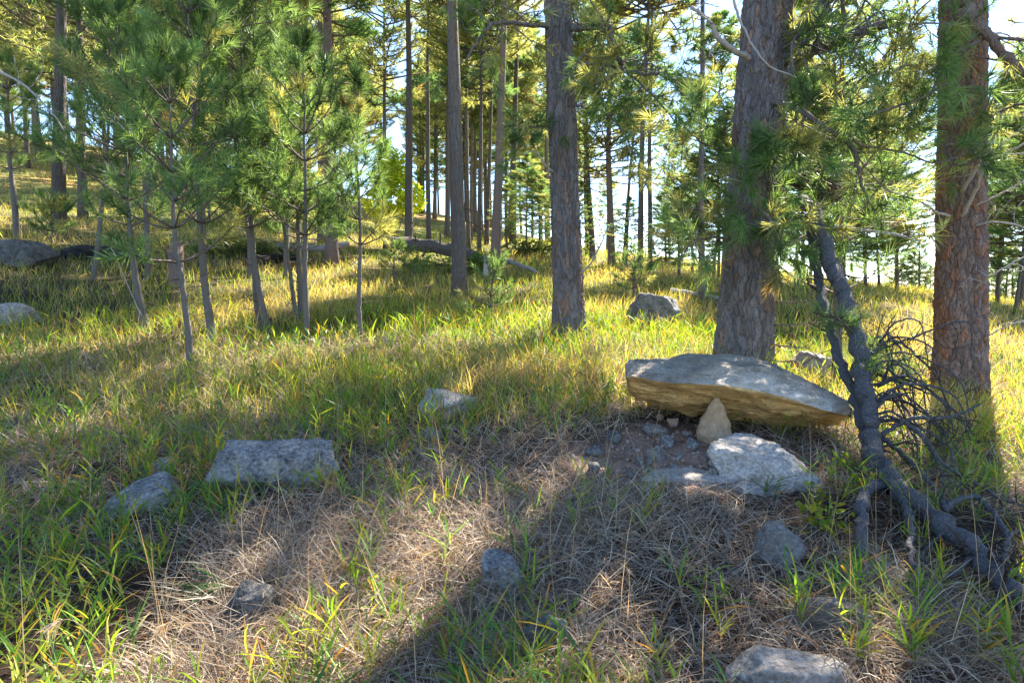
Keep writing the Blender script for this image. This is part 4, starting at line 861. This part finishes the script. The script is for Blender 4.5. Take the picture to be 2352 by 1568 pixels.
# ------------------------------------------------------------------ grass
ROCKS.append((DC[0], DC[1], .01))
rk = np.array(ROCKS)
def clear(x, y, m=1.0):
    ok = np.ones(len(x), bool)
    for a, b_, c in rk: ok &= np.hypot(x - a, y - b_) > c * m
    return ok
ST = np.array([0, .3, .65, 1.0]); SW = np.array([.75, 1.0, .7, 0.0])
def ribbons(mb, root, az, el, L_, w, droop, curl, col, r, st=ST, sw=SW, tip=None):
    n = len(root); h = np.stack([np.cos(az), np.sin(az), 0 * az], -1); s = np.stack([-np.sin(az), np.cos(az), 0 * az], -1); z = np.array([0, 0, 1.0])
    k = len(st); t = st[None, :, None]
    P = root[:, None] + L_[:, None, None] * (h[:, None] * (np.cos(el)[:, None, None] * t) + z * (np.sin(el)[:, None, None] * t - droop[:, None, None] * t ** 2.2) + s[:, None] * curl[:, None, None] * t ** 2)
    tw = r.uniform(-.9, .9, n); wd = s * np.cos(tw)[:, None] + (z * np.cos(el)[:, None] - h * np.sin(el)[:, None]) * np.sin(tw)[:, None]
    hw = (w[:, None] * sw[None] / 2)[..., None]
    A = P - wd[:, None] * hw; B = P + wd[:, None] * hw
    V = np.concatenate([A[:, :-1], B[:, :-1], P[:, -1:]], 1); nv = 2 * (k - 1) + 1
    F_ = []
    for q_ in range(k - 2): F_ += [(q_, k - 1 + q_, k + q_), (q_, k + q_, q_ + 1)]
    F_.append((k - 2, 2 * k - 3, 2 * k - 2))
    f = (np.arange(n)[:, None, None] * nv + np.array(F_)[None]).reshape(-1, 3)
    tip = col if tip is None else tip
    tv = np.concatenate([st[:-1], st[:-1], [1.0]])[None, :, None]; C = col[:, None] * (1 - tv) + tip[:, None] * tv
    mb.add(V.reshape(-1, 3), f, C.reshape(-1, 3))
def scatter(n, y0, y1, r, amax=46, pw=1.0):
    """ground points, thinning out with distance"""
    y = y0 * (y1 / y0) ** (r.random(n) ** pw); a = np.radians(r.uniform(-amax, amax, n)); x = y * np.tan(a) * .98
    return x, y
def pick(r, n, cols, p, var=.25):
    c = np.array(cols)[r.choice(len(cols), n, p=np.array(p) / np.sum(p))]; return c * (1 + var * r.normal(0, 1, (n, 1))).clip(.4, 1.7)
STRAW = [(.41,.34,.255),(.54,.46,.345),(.31,.25,.19),(.20,.17,.15),(.39,.26,.17)]
r = np.random.default_rng(3)
# 1. dry curled straw over the near ground
x, y = scatter(180000, 1.7, 9.5, r); patch = fbm(P3(x, y) * 1.1, 3, 55)
k = clear(x, y, .92) & (r.random(len(x)) > bare(x, y) * 1.02) & (r.random(len(x)) < .62 + .55 * patch)
x, y = x[k], y[k]; n = len(x); mb = MB()
el = np.radians(r.uniform(5, 62, n)); L_ = r.uniform(.10, .30, n) * (1 + .3 * patch[k]); dist = np.hypot(x, y)
ribbons(mb, np.stack([x, y, H(x, y) - .005], -1), r.uniform(0, 6.28, n), el, L_, r.uniform(.0026, .0052, n) * np.maximum(1, dist / 5.0), r.uniform(.0, .75, n) * np.sin(el) + .05, r.normal(0, .45, n), pick(r, n, STRAW, [3, 3, 3, 3, 1.5]), r, np.array([0, .35, .7, 1]), np.array([.9, 1, .8, 0]))
tag(kind(mb.build('dry_grass', M_straw, None, False), 'stuff'), 'tangled dry straw covering the near slope', 'dry grass')
# 2. fallen needles, mostly on the shaded ground and the bare soil
x, y = scatter(34000, 1.7, 6.5, r); k = (r.random(len(x)) < .25 + .75 * ((x > -.4) & (y < 5.6))) & clear(x, y, .6); x, y = x[k], y[k]; n = len(x); mb = MB()
ribbons(mb, np.stack([x, y, H(x, y) + .004 + .02 * r.random(n)], -1), r.uniform(0, 6.28, n), np.radians(r.uniform(-6, 14, n)), r.uniform(.08, .16, n), r.uniform(.0012, .0022, n), np.full(n, .05), r.normal(0, .12, n), pick(r, n, [(.24,.12,.065),(.30,.17,.09),(.19,.11,.08)], [1, 1, 1]), r, np.array([0, .5, 1]), np.array([1, 1, 0]))
tag(kind(mb.build('needle_litter', M_straw, None, False), 'stuff'), 'fallen brown pine needles strewn on the soil', 'pine needles')
# grit and pebbles on the scraped soil
n = 2600; x = DC[0] + r.normal(0, .5, n); y = DC[1] + r.normal(0, .36, n); k = (bare(x, y) > r.random(n)) & clear(x, y, .8); x, y = x[k], y[k]; n = len(x); d_, f_ = ICO[2]; d_, f_ = ico(0)
sz = .004 + .016 * r.random(n) ** 3; V = (np.stack([x, y, H(x, y)], -1)[:, None] + d_[None] * sz[:, None, None] * r.uniform(.6, 1.3, (n, 12, 3)))
mb = MB(); mb.add(V.reshape(-1, 3), (np.arange(n)[:, None, None] * 12 + f_[None]).reshape(-1, 3), np.repeat(pick(r, n, [(.34,.23,.16),(.28,.25,.22),(.42,.34,.27),(.24,.16,.11)], [2, 1, 1, 1]), 12, 0))
tag(kind(mb.build('grit', m, None, False), 'stuff'), 'fine grit and crumbs of rock on the bare soil', 'gravel')
# 3. green leafy tufts, standing singly near by
GR = [(.12,.24,.03),(.17,.28,.035),(.24,.31,.035),(.08,.19,.05),(.30,.32,.045)]
x, y = scatter(9500, 1.75, 11, r, pw=.85); patch = fbm(P3(x, y) * .9, 3, 66)
dens = .33 + .55 * patch + .27 * (y > 4.8) - .22 * ((x < -.9) & (y < 4.0)) ; dens = np.where((np.hypot((x - 2.4) / .9, (y - 3.7) / 1.1) < 1), dens * .35, dens)
k = clear(x, y, 1.0) & (r.random(len(x)) < dens) & (bare(x, y) < .25); x, y = x[k], y[k]; n = len(x)
zg = H(x, y); hgt = r.uniform(.07, .24, n) * np.where(y > 4.5, 1.35, 1.0); laz = r.uniform(0, 6.28, n); lel = np.radians(r.uniform(62, 88, n)); cb = pick(r, n, GR, [3, 3, 2.5, 2.5, .8], .18)
top = lambda t: np.stack([x + np.cos(laz) * np.cos(lel) * hgt * t, y + np.sin(laz) * np.cos(lel) * hgt * t, zg + np.sin(lel) * hgt * t], -1)
mb = MB(); ribbons(mb, np.stack([x, y, zg - .01], -1), laz, lel, hgt * 1.05, np.full(n, .0032), np.zeros(n), np.zeros(n), cb * .9, r)
for q_ in range(8):
    kk = r.random(n) < .9; t = (.12 + .88 * (q_ + r.random(n)) / 8); rt = top(t)[kk]; m_ = kk.sum()
    c = cb[kk] * r.uniform(.8, 1.25, (m_, 1)); tip = c.copy(); yl = r.random(m_) < .22; tip[yl] = np.array([.46, .28, .05]) * r.uniform(.7, 1.2, (yl.sum(), 1))
    old = (r.random(m_) < .08); c[old] = np.array([.45, .22, .05]); tip[old] = np.array([.5, .25, .06])
    ribbons(mb, rt, r.uniform(0, 6.28, m_), np.radians(r.uniform(28, 72, m_)), r.uniform(.09, .23, m_), r.uniform(.005, .0105, m_) * np.maximum(1, y[kk] / 7), r.uniform(.02, .35, m_), r.normal(0, .12, m_), c, r, tip=tip)
tag(kind(mb.build('green_grass', M_grass, None, False), 'stuff'), 'green leafy grass tufts scattered through the straw', 'grass')
# 4. meadow grass farther out, thick and fine
x, y = scatter(150000, 5.2, 46, r, 44); patch = fbm(P3(x, y) * .45, 3, 77); right = np.clip((x - .9 - .12 * y) / 1.2, 0, 1)
k = clear(x, y, .95) & (r.random(len(x)) < np.clip((y - 5.0) / 2.5, .0, 1) * (.75 + .4 * patch)); k &= ~((bare(x, y) > .1))
x, y, patch, right = x[k], y[k], patch[k], right[k]; n = len(x)
gold = np.clip(.40 + .55 * patch + .25 * right, 0, 1)
sel = r.random(n) < gold
cg = pick(r, n, [(.18,.26,.035),(.25,.30,.04),(.12,.22,.04),(.32,.33,.05)], [2, 3, 2, 2], .2); cs = pick(r, n, [(.50,.41,.18),(.56,.47,.23),(.40,.29,.15),(.48,.32,.11)], [3, 3, 2, .8], .2)
c = np.where(sel[:, None], cs, cg); el = np.radians(np.where(sel, r.uniform(35, 85, n), r.uniform(58, 88, n)))
mb = MB(); ribbons(mb, np.stack([x, y, H(x, y) - .01], -1), r.uniform(0, 6.28, n), el, r.uniform(.16, .42, n) * np.where(y > 20, 1.15, 1), r.uniform(.004, .008, n) * np.maximum(1, y / 9), r.uniform(.0, .5, n) * np.sin(el), r.normal(0, .2, n), c, r, np.array([0, .55, 1]), np.array([.9, .8, 0]))
tag(kind(mb.build('meadow_grass', M_grass, None, False), 'stuff'), 'thick yellow green meadow grass behind the shaded slope', 'grass')
# 5. tall thin straw stalks standing above the grass
x, y = scatter(420, 2.2, 12, r, 42); k = clear(x, y); x, y = x[k], y[k]; n = len(x); mb = MB()
ribbons(mb, np.stack([x, y, H(x, y)], -1), r.uniform(0, 6.28, n), np.radians(r.uniform(62, 86, n)), r.uniform(.35, .75, n), np.full(n, .0024) * np.maximum(1, y / 5), r.uniform(0, .12, n), r.normal(0, .08, n), pick(r, n, [(.48,.34,.18),(.52,.40,.25)], [1, 1]), r, np.array([0, .3, .6, 1]), np.array([1, 1, .9, .4]))
tag(kind(mb.build('straw_stalks', M_straw, None, False), 'stuff'), 'thin upright dry stalks rising above the grass', 'dry grass')
# 6. drooping seed heads, and one tuft of long dark leaves
def seed_head(label, u, v, uh, vh, side, seed, size=.1):
    r = np.random.default_rng(seed); b_ = hit(u, v); t = thing('seed_head_grass', label, 'grass', b_); top_ = px(uh, vh, b_[1] - .05)
    mid = (b_ + top_) / 2 + np.array([-side * .02, 0, .03]); P = smooth_path([b_, mid, top_, top_ + np.array([side * size * .8, 0, -.02])], 16)
    s = MB(); tube(s, P, np.linspace(.0016, .0009, 16), 4, (.48, .35, .2)); s.build('stalk', M_straw, t)
    m_ = 26; tt = r.uniform(.78, 1.0, m_); rt = np.stack([np.interp(tt, np.linspace(0, 1, 16), P[:, k]) for k in range(3)], -1); h = MB()
    ribbons(h, rt, np.where(side > 0, 0, math.pi) + r.normal(0, .5, m_), np.radians(r.uniform(-70, 5, m_)), r.uniform(.5, 1.1, m_) * size * .8, np.full(m_, .0045), np.full(m_, .5), r.normal(0, .1, m_), pick(r, m_, [(.55,.43,.30),(.48,.38,.27)], [1, 1], .1), r); h.build('seed_head', M_straw, t, False)
seed_head('drooping tan seed head on a tall stalk in the shaded grass', 470, 1010, 395, 832, -1, 1, .12)
seed_head('pale feathery seed head bowing low over the straw', 330, 1640, 170, 1425, -1, 2, .11)
seed_head('pale bent seed head hanging beside the dark rock', 530, 1600, 418, 1425, -1, 3, .09)
seed_head('small seed head before the slender zigzag pine', 850, 900, 872, 775, 1, 4, .08)
seed_head('upright seed head near the foot of the dark middle trunk', 1395, 860, 1398, 740, 1, 5, .06)
seed_head('dry seed head in shade by the thick stem of the cluster', 655, 960, 640, 870, -1, 6, .06)
b_ = hit(520, 1360); t = thing('long_leaf_tuft', 'spray of long dark green leaves flattened on the straw', 'plant', b_); mb = MB(); n = 16; r = np.random.default_rng(8)
ribbons(mb, np.tile(b_ + [0, 0, .02], (n, 1)) + r.normal(0, .012, (n, 3)), math.pi + r.normal(.35, .28, n), np.radians(r.uniform(8, 40, n)), r.uniform(.18, .36, n), r.uniform(.006, .011, n), r.uniform(.15, .5, n), r.normal(0, .1, n), pick(r, n, [(.035,.11,.045),(.05,.14,.05)], [1, 1]), r)
mb.build('leaves', M_grass, t, False)

for o in bpy.data.objects:
    if '_base' in o: del o['_base']
